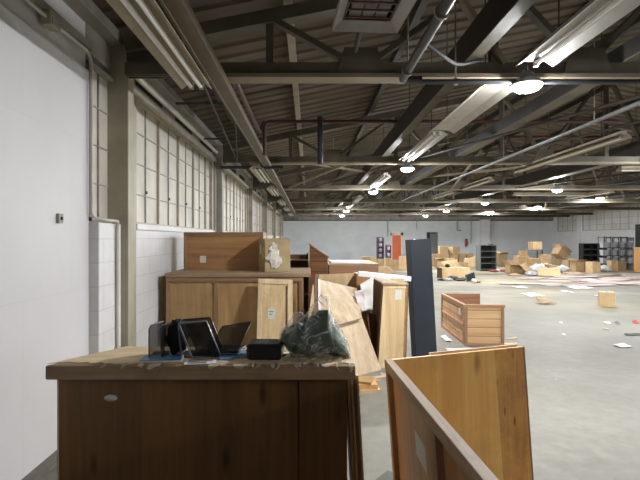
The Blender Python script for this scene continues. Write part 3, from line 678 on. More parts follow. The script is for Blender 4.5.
p = MB().add(pp, [(0, 1, 2, 3)]).build('base_panel', M['mesh'], t); r = MB(); wire_loop(r, pp, .0035); wire_loop(r, [(a, b, .005) for a, b, c in pp], .004); r.build('rim_wire', M['black'], p)
t = thing('notebook', 'teal blue notebook lying under the mesh organiser', 'notebook', (-.73, 2.325, ZT), .1)
MB().box(-.095, .10, -.045, .06, 0, .012).build('cover', M['blueraw'], t, bevel=.003); MB().box(-.09, .102, -.047, .055, .002, .010).build('page_block', M['paper'], t)
t = thing('notebook', 'pale blue printed booklet between mesh tray and black box', 'booklet', (-.37, 2.42, ZT), .35)
MB().box(-.10, .11, -.07, .07, 0, .006).build('cover', M['bluepale'], t)
MB().box(-.05, .03, -.05, .04, .006, .0065).build('printed_panel', M['blueraw'], t)
t = thing('leaflet', 'printed leaflet with a photo at the front edge of the crate', 'leaflet', (-.53, 2.30, ZT), .15)
MB().box(-.075, .075, -.05, .05, 0, .002).build('sheet', M['paper'], t); MB().box(-.06, .06, -.005, .045, .002, .0025).build('photo', M['photo'], t); MB().box(-.06, .03, -.04, -.012, .002, .0025).build('text_block', M['print'], t)
t = thing('leaflet', 'second leaflet half under the booklet, tilted right', 'leaflet', (-.43, 2.335, ZT), -.4)
MB().box(-.07, .07, -.045, .045, 0, .0015).build('sheet', M['tornpaper'], t); MB().box(-.05, .05, -.02, .035, .0015, .002).build('photo', M['photo'], t)
t = thing('black_case', 'black zipped case lying in front of the plastic bag', 'case', (-.222, 2.37, ZT), -.04)
MB().box(-.088, .088, -.05, .10, 0, .078).build('case_body', M['black'], t, bevel=.014); MB().box(-.09, .09, -.052, -.05, .048, .052).build('zip', M['softblack'], t); MB().box(-.055, .02, -.03, .06, .078, .0785).build('top_panel', M['softblack'], t)

# plastic bag with green cloth
t = thing('plastic_bag', 'clear plastic bag of dark green cloth on the front crate', 'bag', (0.025, 2.42, ZT), 0)
sil = [(-.175, .125), (-.155, .155), (-.125, .185), (-.085, .225), (-.05, .205), (-.015, .245), (.03, .285), (.075, .295), (.092, .225), (.13, .165), (.165, .09), (.185, .02)]
bot = [(-.175, .09), (-.14, .03), (-.11, .0), (.185, .0)]
def interp(tb, x):
    for (a, b), (c, d_) in zip(tb, tb[1:]):
        if a <= x <= c: return b + (d_ - b) * (x - a) / (c - a)
    return tb[-1][1] if x > tb[-1][0] else tb[0][1]
def bagmesh(scale, amp, seed, nu=46, nv=26, sh=0):
    vs = []; fs = []
    for i in range(nu + 1):
        x = -.175 + .36 * i / nu; h1 = interp(sil, x) * (1 if scale == 1 else .90); h0 = interp(bot, x); wy = .035 + .085 * math.sin(PI * min(1, max(.05, (i + 3) / (nu + 5)))) ** .7
        for k in range(nv):
            a = 2 * PI * k / nv; cz = math.sin(a); cy = math.cos(a)
            fy = (1 - .62 * max(0, cz)) * wy * scale
            p = Vector((x * (.97 if scale < 1 else 1), cy * fy, (h0 + h1) / 2 + cz * (h1 - h0) / 2 * scale - (0 if scale == 1 else .006)))
            f = amp * (abs(noise.noise(Vector((p.x * 9 + p.z * 6, p.y * 14, p.z * 9 - p.x * 5)) + Vector((seed, 0, 0)))) - .2) + amp * .35 * (abs(noise.noise(p * 30 + Vector((0, seed, 0)))) - .2)
            p += Vector((0, cy, cz * .5)).normalized() * f; p.z = max(p.z, .0015 if scale == 1 else .004); vs.append(p)
    for i in range(nu):
        for k in range(nv): fs.append((i * nv + k, i * nv + (k + 1) % nv, (i + 1) * nv + (k + 1) % nv, (i + 1) * nv + k))
    fs.append(tuple(range(nv))); fs.append(tuple(range(nu * nv, (nu + 1) * nv)))
    return MB().add(vs, fs, True)
bagmesh(.86, .03, 4).build('cloth', M['green'], t, 'dark green cloth inside')
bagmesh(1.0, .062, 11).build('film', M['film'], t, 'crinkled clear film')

# ------------------------------------------------------------------ FRONT RIGHT CRATE (open top)
t = thing('open_crate', 'open wooden crate with orange plywood inside, standing in the front right aisle', 'crate', (.9, 2.2, 0))
ox, oy = .9, 2.2
Ztop = .95
A0, A1 = (.50, 2.52), (.435, 2.525)                    # far left corner: floor, top
B0, B1 = (1.36, 2.845), (1.288, 2.83)                  # far right corner
E0, E1 = (.58, .95), (.512, .95)                       # near end of the left side
def V3(p, z): return Vector((p[0] - ox, p[1] - oy, z))
def lerp(a, b, u): return (a[0] + (b[0] - a[0]) * u, a[1] + (b[1] - a[1]) * u)
S0, S1 = lerp(A0, B0, .765), lerp(A1, B1, .765)
MB().slab([V3(A0, 0), V3(S0, 0), V3(S1, Ztop), V3(A1, Ztop)], -.018).build('back_panel', M['w_ply'], t)
MB().slab([V3(S0, 0), V3(B0, 0), V3(B1, Ztop), V3(S1, Ztop)], -.018).build('back_strip', M['w_ply2'], t, 'knottier darker plywood strip')
q0, q1 = (B0[0] + .012, B0[1] + .004), (B1[0] + .012, B1[1] + .004)
MB().slab([V3((A0[0] + .25, A0[1] + .14), 0), V3((q0[0], q0[1] + .045), 0), V3((q1[0] - .03, q1[1] + .045), Ztop + .004), V3((A1[0] + .25, A1[1] + .14), Ztop + .004)], -.012).build('outer_skin', M['w_paley'], t)
MB().slab([V3(B0, 0), V3((B0[0] + .012, B0[1] + .004), 0), V3((B1[0] + .012, B1[1] + .004), Ztop), V3(B1, Ztop)], -.03).build('edge_strip', M['w_stile'], t)
# left side: sheet set behind a frame of rails and stiles
def LS(u, z, off=0.0):
    b = lerp(A0, E0, u); tt = lerp(A1, E1, u); k = z / Ztop; p = lerp(b, tt, k); return V3((p[0] + off, p[1]), z)
MB().slab([LS(0, 0, -.0), LS(1, 0, 0), LS(1, Ztop, 0), LS(0, Ztop, 0)], .012 if False else -.012).build('side_panel', M['w_side'], t)
def rail(u0, u1, z0, z1, name, m, o0=-.028, o1=.012):
    p = [LS(u0, z0, o0), LS(u0, z0, o1), LS(u1, z0, o1), LS(u1, z0, o0), LS(u0, z1, o0), LS(u0, z1, o1), LS(u1, z1, o1), LS(u1, z1, o0)]
    MB().hexa(p).build(name, M[m], t, bevel=.003)
rail(0, 1, Ztop - .05, Ztop + .004, 'top_rail', 'w_rail', -.03, .014); rail(0, 1, 0, .07, 'bottom_rail', 'w_rail')
rail(0, .028, .07, Ztop - .05, 'stile', 'w_stile'); rail(.48, .53, .07, Ztop - .05, 'stile', 'w_stile'); rail(.96, 1, .07, Ztop - .05, 'stile', 'w_stile')
pp = [LS(.275, .645, -.0005), LS(.275, .755, -.0005), LS(.375, .74, -.0005), LS(.375, .63, -.0005)]
MB().slab(pp, .002).build('paper_label', M['sticker'], t, 'square pale paper label')
o = MB().lathe([(.001, -.006), (.075, -.006), (.08, 0), (.075, .006), (.001, .006)], 28, cap=False).build('round_board', M['card_pale']); o.rotation_euler = (PI / 2 - .3, 0, .1); o.location = (.455, 2.67, .087)
o.scale = (1.0, 1.05, 1)
tag(o, 'round tan board propped against the far corner of the open crate', 'board')
o = MB().slab([(-.13, -.06, 0), (.02, -.12, 0), (.14, .02, 0), (.02, .13, 0)], .012).build('floor_tile', M['brick']); o.location = (.56 - .04, 3.10, .0); tag(o, 'dark tile piece on the floor between the two front crates', 'tile')

# ------------------------------------------------------------------ crates along the left wall
t = thing('long_crate', 'long low wooden crate with two panels and dusty lid by the left wall', 'crate', (-.90, 5.65, 0))
W = .82; H = 1.19
MB().box(-W - .005, W + .10, -.02, 1.08, H - .045, H).build('lid', M['w_lid'], t, bevel=.004)
for a, b in ((-W, -.24), (-.20, .36), (.40, .80)):
    MB().box(a, b, .015, .03, .06, H - .10).build('front_panel', M['w_mid'], t)
for x in (-W, -.24, .36, .78): MB().box(x - .0, x + .045, 0, .045, 0, H - .04).build('stile', M['w_framez'], t)
MB().box(-W, W + .004, -.006, .04, H - .10, H - .045).build('top_rail', M['w_frame'], t); MB().box(-W, W, -.006, .04, 0, .07).build('bottom_rail', M['w_frame'], t)
MB().box(-W, -W + .02, .045, 1.05, 0, H - .04).build('side_panel', M['w_mid'], t); MB().box(W - .02, W, .045, 1.05, 0, H - .04).build('side_panel', M['w_mid'], t)
MB().box(-.07, .03, .008, .015, .545, .57).build('slot_label', M['sticker'], t, 'small pale strip label')
t = thing('flat_crate', 'brown plank-faced crate standing on the long crate beside the wall', 'crate', (-1.12, 6.15, 1.19))
MB().box(-.48, .48, .012, .03, .0, .46).build('front_panel', M['w_midx'], t)
MB().box(-.52, .52, 0, .48, .45, .50).build('top_rail', M['w_frame'], t)
MB().box(-.52, -.475, 0, .04, 0, .45).build('stile', M['w_framez'], t); MB().box(.475, .52, 0, .04, 0, .45).build('stile', M['w_framez'], t)
MB().box(-.52, -.50, .04, .48, 0, .45).build('side_panel', M['w_mid'], t); MB().box(.50, .52, .04, .48, 0, .45).build('side_panel', M['w_mid'], t)
MB().box(-.31, -.23, .009, .012, .10, .19).build('paper_label', M['sticker'], t, 'pale square label')

def cbox(label, loc, sx, sy, sz, rz=0.0, open_=False, rot=None, group=None, m='card', tape=True, flaps=None, lab=None):
    """cardboard carton, origin at centre of its base"""
    t = thing('cardboard_box', label, 'box', loc, rz, group, rot)
    x, y = sx / 2, sy / 2; k = .012
    if open_:
        MB().box(-x, x, -y, y, 0, k).box(-x, x, -y, -y + k, 0, sz).box(-x, x, y - k, y, 0, sz).box(-x, -x + k, -y, y, 0, sz).box(x - k, x, -y, y, 0, sz).build('body', M[m], t)
        fl_ = flaps or (.5, .6, -.3, .4)
        q = sy * .42
        MB().slab([(-x, -y, sz), (x, -y, sz), (x, -y - q * math.cos(fl_[0]), sz + q * math.sin(fl_[0])), (-x, -y - q * math.cos(fl_[0]), sz + q * math.sin(fl_[0]))], .006).build('flap', M['card_in'], t)
        MB().slab([(-x, y, sz), (x, y, sz), (x, y + q * math.cos(fl_[1]), sz + q * math.sin(fl_[1])), (-x, y + q * math.cos(fl_[1]), sz + q * math.sin(fl_[1]))], .006).build('flap', M['card_in'], t)
        q = sx * .3
        MB().slab([(x, -y, sz), (x, y, sz), (x + q * math.cos(fl_[2]), y, sz + q * math.sin(fl_[2])), (x + q * math.cos(fl_[2]), -y, sz + q * math.sin(fl_[2]))], .006).build('flap', M['card_in'], t)
        MB().slab([(-x, -y, sz), (-x, y, sz), (-x - q * math.cos(fl_[3]), y, sz + q * math.sin(fl_[3])), (-x - q * math.cos(fl_[3]), -y, sz + q * math.sin(fl_[3]))], .006).build('flap', M['card_in'], t)
    else:
        MB().box(-x, x, -y, y, 0, sz).build('body', M[m], t, bevel=.006)
        if tape: MB().box(-.03, .03, -y - .002, y + .002, sz, sz + .002).box(-.03, .03, -y - .003, -y - .0005, sz - sz * .3, sz).build('tape', M['tape'], t)
    if lab: MB().box(lab[0], lab[1], -y - .003, -y - .001, lab[2], lab[3]).build('paper_label', M['sticker'], t)
    return t
rz = math.atan2(.10, .296)
t = cbox('tall cardboard box with torn film on its face, on the long crate lid', (-.445, 6.02, 1.19), .33, .34, .405, rz, tape=False, m='card_old')
lump('torn_film', M['tornpaper'], t, -.05, -.172, .04, .075, .004, .14, 5, .75, 12, 'torn pale film and paper')
MB().box(-.166, -.165, .02, .09, .22, .34).build('side_label', M['sticker'], t); MB().box(-.168, -.165, -.12, -.05, .16, .30).build('yellow_label', M['yellow'], t, 'yellow label')
MB().slab([(-.165, -.17, .405), (.165, -.17, .405), (.21, .17, .42), (-.165, .17, .408)], .006).build('flap', M['card_in'], t)

# leaning door in front of the long crate
t = thing('cabinet_door', 'pale plywood door leaning on the front of the long crate', 'door', (-.40, 5.28, 0))
q = [(-.20, 0, 0), (.22, 0, 0), (.205, .30, 1.115), (-.20, .30, 1.13)]
MB().slab(q, -.012).build('panel', M['w_pale'], t)
def onq(q, u0, u1, v0, v1, lift):
    a, b, c, d_ = [Vector(p) for p in q]; n = (b - a).cross(d_ - a).normalized() * lift
    f = lambda u, v: (a * (1 - u) + b * u) * (1 - v) + (d_ * (1 - u) + c * u) * v
    return [f(u0, v0) + n, f(u1, v0) + n, f(u1, v1) + n, f(u0, v1) + n]
MB().slab(onq(q, 0, .12, 0, 1, .0), .012).build('stile', M['w_paley'], t); MB().slab(onq(q, .86, 1, 0, 1, .0), .012).build('stile', M['w_paley'], t)
MB().slab(onq(q, .12, .86, .95, 1, .0), .010).build('top_rail', M['w_paley'], t)
MB().slab(onq(q, .80, .835, .52, .93, .0), .004).build('slot', M['w_dark2'], t, 'dark narrow slot')
MB().slab(onq(q, .30, .50, .60, .70, .0), .003).build('paper_label', M['sticker'], t, 'white printed label'); MB().slab(onq(q, .33, .46, .665, .675, .003), .001).build('print_line', M['print'], t); MB().slab(onq(q, .33, .42, .64, .648, .003), .001).build('print_line', M['print'], t)
MB().slab(onq(q, .20, .34, .85, .87, .0), .006).build('pull', M['w_paley'], t)
o = MB().slab([(-.06, 0, 0), (.11, 0, 0), (.095, .17, 1.06), (.085, .17, 1.07)], -.014).build('broken_board', M['w_paley']); o.location = (-.04, 5.32, 0); tag(o, 'pale pointed scrap board leaning right of the pale door', 'board')

# open bookcase behind the cardboard box
t = thing('bookcase', 'narrow open bookcase with pale side behind the tall cardboard box', 'bookcase', (-.17, 8.2, 0))
MB().box(-.22, -.19, 0, .35, 0, 1.32).box(.16, .19, 0, .35, 0, 1.46).build('side_panel', M['white'], t)
for z in (.3, .62, .94, 1.22): MB().box(-.19, .16, 0, .35, z, z + .02).build('shelf', M['w_mid'], t)
MB().box(-.19, .16, .33, .35, 0, 1.32).build('back_panel', M['w_dark2'], t)
o = lump('black_bundle', M['softblack'], None, 0, 0, 0, .055, .07, .06, 9, .4); o.location = (.265 - .26, 8.33, 1.24); tag(o, 'black bundle on the top shelf of the narrow bookcase', 'bundle')

# slant-topped dark cabinet
t = thing('slanted_cabinet', 'dark reddish plank cabinet with a steep sloping top', 'cabinet', (.14, 7.2, 0))
pf = [(-.145, 0), (.145, 0), (.145, 1.315), (-.13, 1.50)]
MB().hexa([(pf[0][0], 0, 0), (pf[1][0], 0, 0), (pf[1][0], .55, 0), (pf[0][0], .55, 0), (pf[3][0], 0, pf[3][1]), (pf[2][0], 0, pf[2][1]), (pf[2][0], .55, pf[2][1]), (pf[3][0], .55, pf[3][1])]).build('body', M['w_dark'], t)
MB().slab([(-.145, -.02, 1.51), (.155, -.02, 1.31), (.155, .57, 1.31), (-.145, .57, 1.51)], .025).build('sloping_top', M['w_frame'], t)
# wide cabinet with pale top
t = thing('wide_cabinet', 'wide brown cabinet with a pinkish white top beside the sloping cabinet', 'cabinet', (.65, 7.25, 0))
MB().box(-.34, .42, 0, 1.3, 0, 1.19).build('body', M['w_small'], t); MB().box(-.35, .43, -.02, 1.32, 1.19, 1.215).build('top_board', M['w_lid'], t)
MB().box(-.30, .22, .1, 1.1, 1.215, 1.23).build('top_sheet', M['pinkwhite'], t, 'pinkish white loose sheet'); MB().box(-.34, .42, -.012, 0, 1.06, 1.19).build('front_rail', M['w_smallrail'], t)

# collapsed sheets
t = thing('plywood_board', 'upright pale panel with vertical grain behind the fallen sheets', 'panel', (.35, 6.55, 0))
MB().slab([(-.33, 0, 0), (.33, .05, 0), (.33, .08, 1.12), (-.25, .03, 1.10)], -.018).build('sheet', M['w_pale'], t); MB().slab([(-.33, -.02, 0), (-.28, -.02, 0), (-.21, .0, 1.11), (-.26, .0, 1.11)], -.018).build('stile', M['w_lid'], t)
t = thing('plywood_sheet', 'grey plywood sheet sloping above the green bag, uppermost of the fallen sheets', 'sheet', (.3, 5.6, .6))
q = [(.10 - .3, 5.15 - 5.6, 0.0), (.645 - .3, 5.72 - 5.6, .04), (.64 - .3, 6.25 - 5.6, .345), (.105 - .3, 5.7 - 5.6, .515)]
MB().slab(q, -.016).build('sheet', M['w_sheet'], t); MB().slab(onq(q, 0, .05, 0, 1, 0), .010).build('edge_strip', M['pinkwhite'], t); MB().slab(onq(q, .28, .48, .62, .82, 0), .002).build('paper_label', M['tornpaper'], t)
t = thing('box_carcass', 'brown carcass holding up the sloping plywood sheet', 'cabinet', (.28, 5.75, 0))
MB().box(-.17, .16, .0, .34, 0, .50).build('body', M['w_side'], t)
t = thing('plywood_sheet', 'tan plywood sheet leaning down to the floor, lower of the fallen sheets', 'sheet', (.6, 5.5, 0))
MB().slab([(.24 - .6, 5.22 - 5.5, 0), (.885 - .6, 5.75 - 5.5, 0), (.655 - .6, 5.85 - 5.5, .64), (.25 - .6, 5.46 - 5.5, .70)], -.016).build('sheet', M['w_sheet'], t)
o = MB().slab([(-.04, 0, 0), (.05, .04, 0), (-.01, .2, .62), (-.13, .16, .66)], -.02).build('dark_board', M['w_dark2']); o.location = (.87, 5.92, 0); tag(o, 'dark brown board leaning behind the tan plywood sheet', 'board')
# boards at the foot
for i, (x, y, z, sx, sy, sz, r, m, l) in enumerate(((.62, 5.02, 0, .22, .30, .035, .1, 'w_paley', 'pale board flat on the floor, bottom of the small stack'), (.61, 5.02, .036, .20, .28, .05, .05, 'w_orange', 'orange-brown block on top of the small floor stack'), (.60, 5.0, .087, .16, .22, .025, -.3, 'w_mid', 'brown offcut capping the small floor stack'))):
    tag(MB().box(-sx / 2, sx / 2, -sy / 2, sy / 2, 0, sz).build('board_offcut', M[m], loc=(x, y, z)), l, 'board').rotation_euler = (0, 0, r)
for i, (x, y, r, L, l) in enumerate(((.83, 5.45, .5, .24, 'pale splinter of wood at the foot of the tan sheet'), (.73, 5.33, -.4, .18, 'shorter pale splinter nearer the small floor stack'), (.92, 5.55, .1, .15, 'pale wood scrap under the labelled cabinet'))):
    o = MB().hexa([(-L / 2, -.02, 0), (L / 2, -.006, 0), (L / 2, .006, 0), (-L / 2, .02, 0), (-L / 2, -.015, .02), (L / 2, -.003, .008), (L / 2, .003, .008), (-L / 2, .015, .02)]).build('wood_splinter', M['w_frayed'], loc=(x, y, 0)); o.rotation_euler = (0, 0, r); tag(o, l, 'splinter')
# labelled cabinet
t = thing('narrow_cabinet', 'narrow pale cabinet with a label, left of the tall navy panel', 'cabinet', (1.03, 5.83, 0))
q = [(-.174, 0, 0), (.16, 0, 0), (.195, .02, 1.03), (-.105, .02, 1.03)]
MB().slab(q, -.014).build('front_panel', M['w_pale'], t)
MB().slab(onq(q, 0, .10, 0, 1, 0), .006).build('stile', M['w_paley'], t); MB().slab(onq(q, .93, 1, 0, 1, 0), .006).build('stile', M['w_midx'], t); MB().slab(onq(q, .1, .93, .955, 1, 0), .006).build('top_rail', M['w_paley'], t); MB().slab(onq(q, .1, .93, 0, .05, 0), .006).build('bottom_rail', M['w_paley'], t)
MB().slab(onq(q, .50, .78, .82, .94, 0), .002).build('paper_label', M['sticker'], t, 'pale printed label')
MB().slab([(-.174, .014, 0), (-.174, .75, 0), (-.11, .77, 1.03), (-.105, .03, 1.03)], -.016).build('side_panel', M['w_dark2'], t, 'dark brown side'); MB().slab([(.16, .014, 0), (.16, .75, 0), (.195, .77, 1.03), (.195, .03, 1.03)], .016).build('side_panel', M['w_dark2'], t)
MB().slab([(-.12, .0, 1.03), (.205, .0, 1.03), (.205, .78, 1.03), (-.12, .78, 1.03)], .018).build('top_board', M['w_lid'], t)
o = MB().bar((-.34, 0, .0), (.34, 0, -.068), .10, .062).build('white_plank', M['white'], loc=(.98, 6.12, 1.15)); tag(o, 'white shelf plank lying across the tops beside the navy panel', 'plank')
t = thing('short_cabinet', 'small brown cabinet under the left end of the white plank', 'cabinet', (.74, 6.45, 0))
MB().box(-.09, .09, -.05, .35, 0, 1.12).build('body', M['w_mid'], t); MB().box(-.09, .09, -.06, -.05, .9, 1.12).build('drawer_front', M['w_midx'], t)
for x0, a, b, l in ((.06, 1.0, .03, 'grey cardboard scrap on the narrow cabinet top'), (-.06, .75, .02, 'pale wood scrap on the narrow cabinet top')):
    o = MB().slab([(-.09, -.02, 0), (.09, -.03, 0), (.10, .05, b), (-.07, .06, b)], .008).build('scrap', M['card'] if x0 > 0 else M['w_frayed'], loc=(1.06 + x0, 5.93 + x0, 1.049)); tag(o, l, 'scrap')
# hanging foam / paper
def sheetmesh(p4, nu, nv, amp, seed, th=.006):
    a, b, c, d_ = [Vector(p) for p in p4]; nrm = (b - a).cross(d_ - a).normalized(); vs = []; fs = []
    for j in range(nv + 1):
        for i in range(nu + 1):
            u, v = i / nu, j / nv; p = (a * (1 - u) + b * u) * (1 - v) + (d_ * (1 - u) + c * u) * v
            vs.append(p + nrm * amp * noise.noise(p * 9 + Vector((seed, seed, 0))))
    K = len(vs); vs += [v + nrm * th for v in vs]; r = nu + 1
    for j in range(nv):
        for i in range(nu):
            f = (j * r + i, j * r + i + 1, (j + 1) * r + i + 1, (j + 1) * r + i); fs += [f, tuple(K + q_ for q_ in f[::-1])]
    edge = [i for i in range(r)] + [j * r + nu for j in range(1, nv + 1)] + [nv * r + i for i in range(nu - 1, -1, -1)] + [j * r for j in range(nv - 1, 0, -1)]
    for i in range(len(edge)): a_, b_ = edge[i], edge[(i + 1) % len(edge)]; fs.append((a_, b_, K + b_, K + a_))
    return MB().add(vs, fs, True)
o = sheetmesh([(-.02, 0, 0), (.09, 0, -.0), (.10, .03, .42), (-.07, .03, .32)], 8, 12, .03, 2).build('foam_sheet', M['white'], loc=(.72, 5.98, .70)); tag(o, 'white foam sheet hanging left of the narrow cabinet', 'sheet')
o = sheetmesh([(-.0, 0, .0), (.07, -.02, .02), (.02, .02, .28), (-.09, .03, .25)], 8, 10, .10, 5).build('foam_wrap', M['pinkwhite'], loc=(.665, 5.95, .68)); tag(o, 'crumpled pinkish wrap drooping by the fallen sheets', 'wrap')

# tall navy panel
t = thing('tall_panel', 'tall navy blue laminate panel standing on end in mid aisle', 'panel', (1.575, 6.38, 0), 0, None, (0.0, -.055, 0))
MB().box(-.115, .165, 0, .09, .008, 1.60).build('face_board', M['navy'], t); MB().box(-.165, -.115, .004, .086, .008, 1.60).build('edge_board', M['navy_edge'], t, 'darker long edge')

# small open crate
t = thing('small_crate', 'small open-topped wooden crate alone on the floor beyond the navy panel', 'crate', (2.645, 7.10, 0), -.05)
w2, dp, h = .295, 1.46, .61
MB().box(-w2, w2, 0, .02, 0, h - .03).build('front_panel', M['w_small'], t); MB().box(-w2, w2 + .09, dp - .02, dp, 0, h).build('back_panel', M['w_smallrail'], t)
MB().box(-w2, -w2 + .02, .02, dp - .02, 0, h - .03).build('side_panel', M['w_small'], t)
MB().box(-w2 + .02, w2 - .02, .02, dp - .02, 0, .02).build('base_panel', M['w_small'], t)
MB().box(-w2 - .015, w2 + .015, -.015, .03, h - .04, h).build('top_rail', M['w_smallrail'], t); MB().box(-w2 - .015, -w2 + .03, .03, dp, h - .04, h).build('top_rail', M['w_smallrail'], t); MB().box(-w2 + .0, -w2 + .045, -.016, 0, .03, h - .04).build('stile', M['w_framez'], t); MB().box(w2 - .045, w2, -.016, 0, .03, h - .04).build('stile', M['w_framez'], t)
MB().box(-w2 - .015, -w2, 0, dp, .26, .31).build('middle_rail', M['w_smallrail'], t); MB().box(-w2 - .015, -w2, 0, dp, 0, .05).box(-w2, w2, -.015, 0, 0, .03).build('bottom_rail', M['w_smallrail'], t)
for y in (0, dp - .05): MB().box(-w2 - .016, -w2, y, y + .05, .05, h - .04).build('stile', M['w_smallrail'], t)
MB().box(-w2 - .018, -w2 - .001, .18, .27, .42, .52).build('paper_label', M['sticker'], t)
# dark mat beside it
o = sheetmesh([(-.42, -.30, 0), (.36, -.36, 0), (.42, .34, 0), (-.36, .30, 0)], 10, 8, .008, 3, .004).build('floor_mat', M['pinkwhite'], loc=(2.35, 6.55, .006)); tag(o, 'dull sheet flat on the floor between navy panel and small crate', 'sheet')

# ------------------------------------------------------------------ far clutter
def pbox(label, px0, px1, ytop, ybot, d, depth=None, group='cardboard boxes in the far piles', **k):
    x0, x1 = gx(px0, d), gx(px1, d); z0, z1 = gz(ybot, d), gz(ytop, d); z0 = max(0, z0)
    sx = x1 - x0; dp = depth or sx * .8
    return cbox(label, ((x0 + x1) / 2, d + dp / 2, z0), sx, dp, z1 - z0, group=group, **k)
# heap behind the white plank
def fl_(d): return 239 + 752.0 / d
heapA = [(361, 368, 262, 'leftmost box of the row behind the white plank'), (368.5, 377, 257, 'second box of the row behind the white plank, above its middle'), (377.5, 384, 259, 'third box behind the white plank, below the taller purple stand'),
         (385, 391, 258, 'box behind the white plank just below the shorter purple stand'), (391.5, 399, 260, 'box in front of the orange door'), (399.5, 407, 256.5, 'box right of the orange door, beside the navy panel')]
for i, (a, b, yt, l) in enumerate(heapA): pbox(l, a, b, yt, fl_(23 + (i % 3) * .8), 23 + (i % 3) * .8, rz=random.uniform(-.2, .2), m='card_pale' if i in (3, 5) else 'card')
pbox('dark small box on the second box behind the white plank', 362.5, 370.5, 256.8, 262.0, 23.0, m='card')
for i, (px, d, r, l) in enumerate(((347, 14.5, .9, 'bundle of tan rags on the floor far behind the wide cabinet'),)):
    pass
# purple display stands
def stand(px0, px1, ytop, d, n, label):
    x0, x1 = gx(px0, d), gx(px1, d); H_ = gz(ytop, d); t = thing('display_stand', label, 'stand', ((x0 + x1) / 2, d, 0)); w_ = (x1 - x0) / 2
    MB().box(-w_, w_, .28, .32, 0, H_).build('back_panel', M['purple'], t); MB().box(-w_, -w_ + .02, 0, .28, 0, H_ - .05).box(w_ - .02, w_, 0, .28, 0, H_ - .05).build('side_panel', M['purple'], t)
    for i in range(n):
        z = H_ * (i + .15) / n; MB().box(-w_ + .02, w_ - .02, .0, .28, z, z + .02).build('shelf', M['purple'], t)
        MB().lathe([(.09, 0), (.12, .06), (.12, .16), (.08, .22)], 10, (.02, .14, z + .02)).build('packed_goods', M['lilac'], t)
    return t
stand(377, 384, 237, 30.5, 5, 'taller purple display stand against the far wall'); stand(386, 391.2, 245, 30.0, 3, 'shorter purple display stand beside the orange door')

# pile left of the grey bookcase
pileA = [(433.5, 441, 254, 0, 27.0, 'box at the left foot of the pile beside the dark doorway'), (441.5, 449.5, 254, 0, 27.0, 'second box along the foot of the pile by the doorway'), (450, 458, 255, 0, 27.0, 'third box along the foot of the pile by the doorway'),
         (459, 466, 253.5, 0, 27.2, 'fourth box along the foot of the pile by the doorway'), (466.5, 473, 253, 0, 27.4, 'right end box of the pile by the doorway, below the extinguisher')]
for a, b, yt, _, d, l in pileA: pbox(l, a, b, yt, fl_(d), d, rz=random.uniform(-.10, .10), depth=.4)
pbox('left box on top of the pile by the dark doorway', 440, 448, 246.5, 254.0, 27.1, depth=.42); pbox('right box on top of the pile by the dark doorway', 450, 459.5, 247, 255.0, 27.1, depth=.42, rz=.5)
pbox('pale carton set in front of the pile by the doorway', 447, 454.5, 258.5, fl_(25), 25, depth=.4, m='card_pale')
pbox('flattened carton in front of the right end of the doorway pile', 459, 468, 262.5, fl_(25), 25, depth=.4, rz=.2)
pbox('open-flapped carton in front of the left of the doorway pile', 437, 443.5, 260, fl_(25.2), 25.2, depth=.4, open_=True)
# flattened cartons lying about the piles
for i, (px, d, L, W_, tl, r, l) in enumerate(((452, 24.2, .5, .3, .5, .3, 'flattened carton leaning on the front of the doorway pile'), (470, 26.3, .35, .3, .6, -.5, 'flattened carton propped at the right end of the doorway pile'), (514, 20.6, .35, .2, .04, .5, 'flattened carton on the floor before the open-flapped middle box'),
        (549, 20.2, .45, .3, .35, -.4, 'flattened tan carton propped before the slanting flap box'), (527, 21.2, .3, .25, .5, .7, 'folded carton leaning at the centre foot of the middle pile'), (573, 21.4, .4, .25, .05, .2, 'flattened carton on the floor before the row of boxes'), (382, 21.6, .5, .35, .3, .2, 'flattened carton in front of the row behind the white plank'))):
    o = sheetmesh([(-L, -W_, 0), (L, -W_, 0), (L * .9, W_ * .8, tl), (-L, W_ * .8, tl * .8)], 6, 5, .05, i + 60, .012).build('flat_carton', M['card_pale' if i % 2 else 'card'], loc=(gx(px, d), d, .02)); o.rotation_euler = (0, 0, r); tag(o, l, 'carton')
# fire extinguisher
t = thing('fire_extinguisher', 'small red fire extinguisher on the far wall above the box pile', 'extinguisher', (gx(466.5, 33.4), 33.51, 1.05))
MB().box(-.06, .06, .05, .09, .1, .3).build('wall_bracket', M['black'], t)
MB().lathe([(.06, 0), (.085, .03), (.085, .40), (.03, .48)], 12).build('cylinder', M['red'], t); MB().box(-.05, .09, -.02, .02, .48, .56).build('valve', M['black'], t); MB().tube([(.05, 0, .5), (.13, 0, .4), (.12, 0, .1)], .015, 6).build('hose', M['black'], t)
# long low carton
d = 19.2
t = cbox('long low cardboard carton on the floor left of the grey bookcase', (gx(456, d), d + .35, 0), 1.16, .7, .42, .03, m='card_pale')
MB().box(-.585, -.581, -.34, .34, .01, .41).build('end_panel', M['w_dark2'], t, 'dark brown end')
t = thing('monitor', 'dark grey monitor tipped on its side in front of the long carton', 'monitor', (gx(471.5, 17.6), 17.6, 0), .35, None, (0, -.25, .35))
MB().box(-.2, .2, -.02, .04, .05, .33).build('casing', M['shelfgrey'], t, bevel=.01); MB().box(-.18, .18, -.024, -.02, .07, .31).build('screen', M['navy'], t); MB().box(-.1, .1, -.05, .12, .0, .03).build('foot', M['shelfgrey'], t); MB().box(-.03, .03, .03, .06, .02, .2).build('neck', M['shelfgrey'], t)
o = lump('black_bag', M['softblack'], None, 0, 0, 0, .10, .10, .07, 2, .3); o.location = (gx(447.5, 19.5), 19.5, .42); tag(o, 'small black bundle on the left end of the long low carton', 'bundle')
random.seed(12)
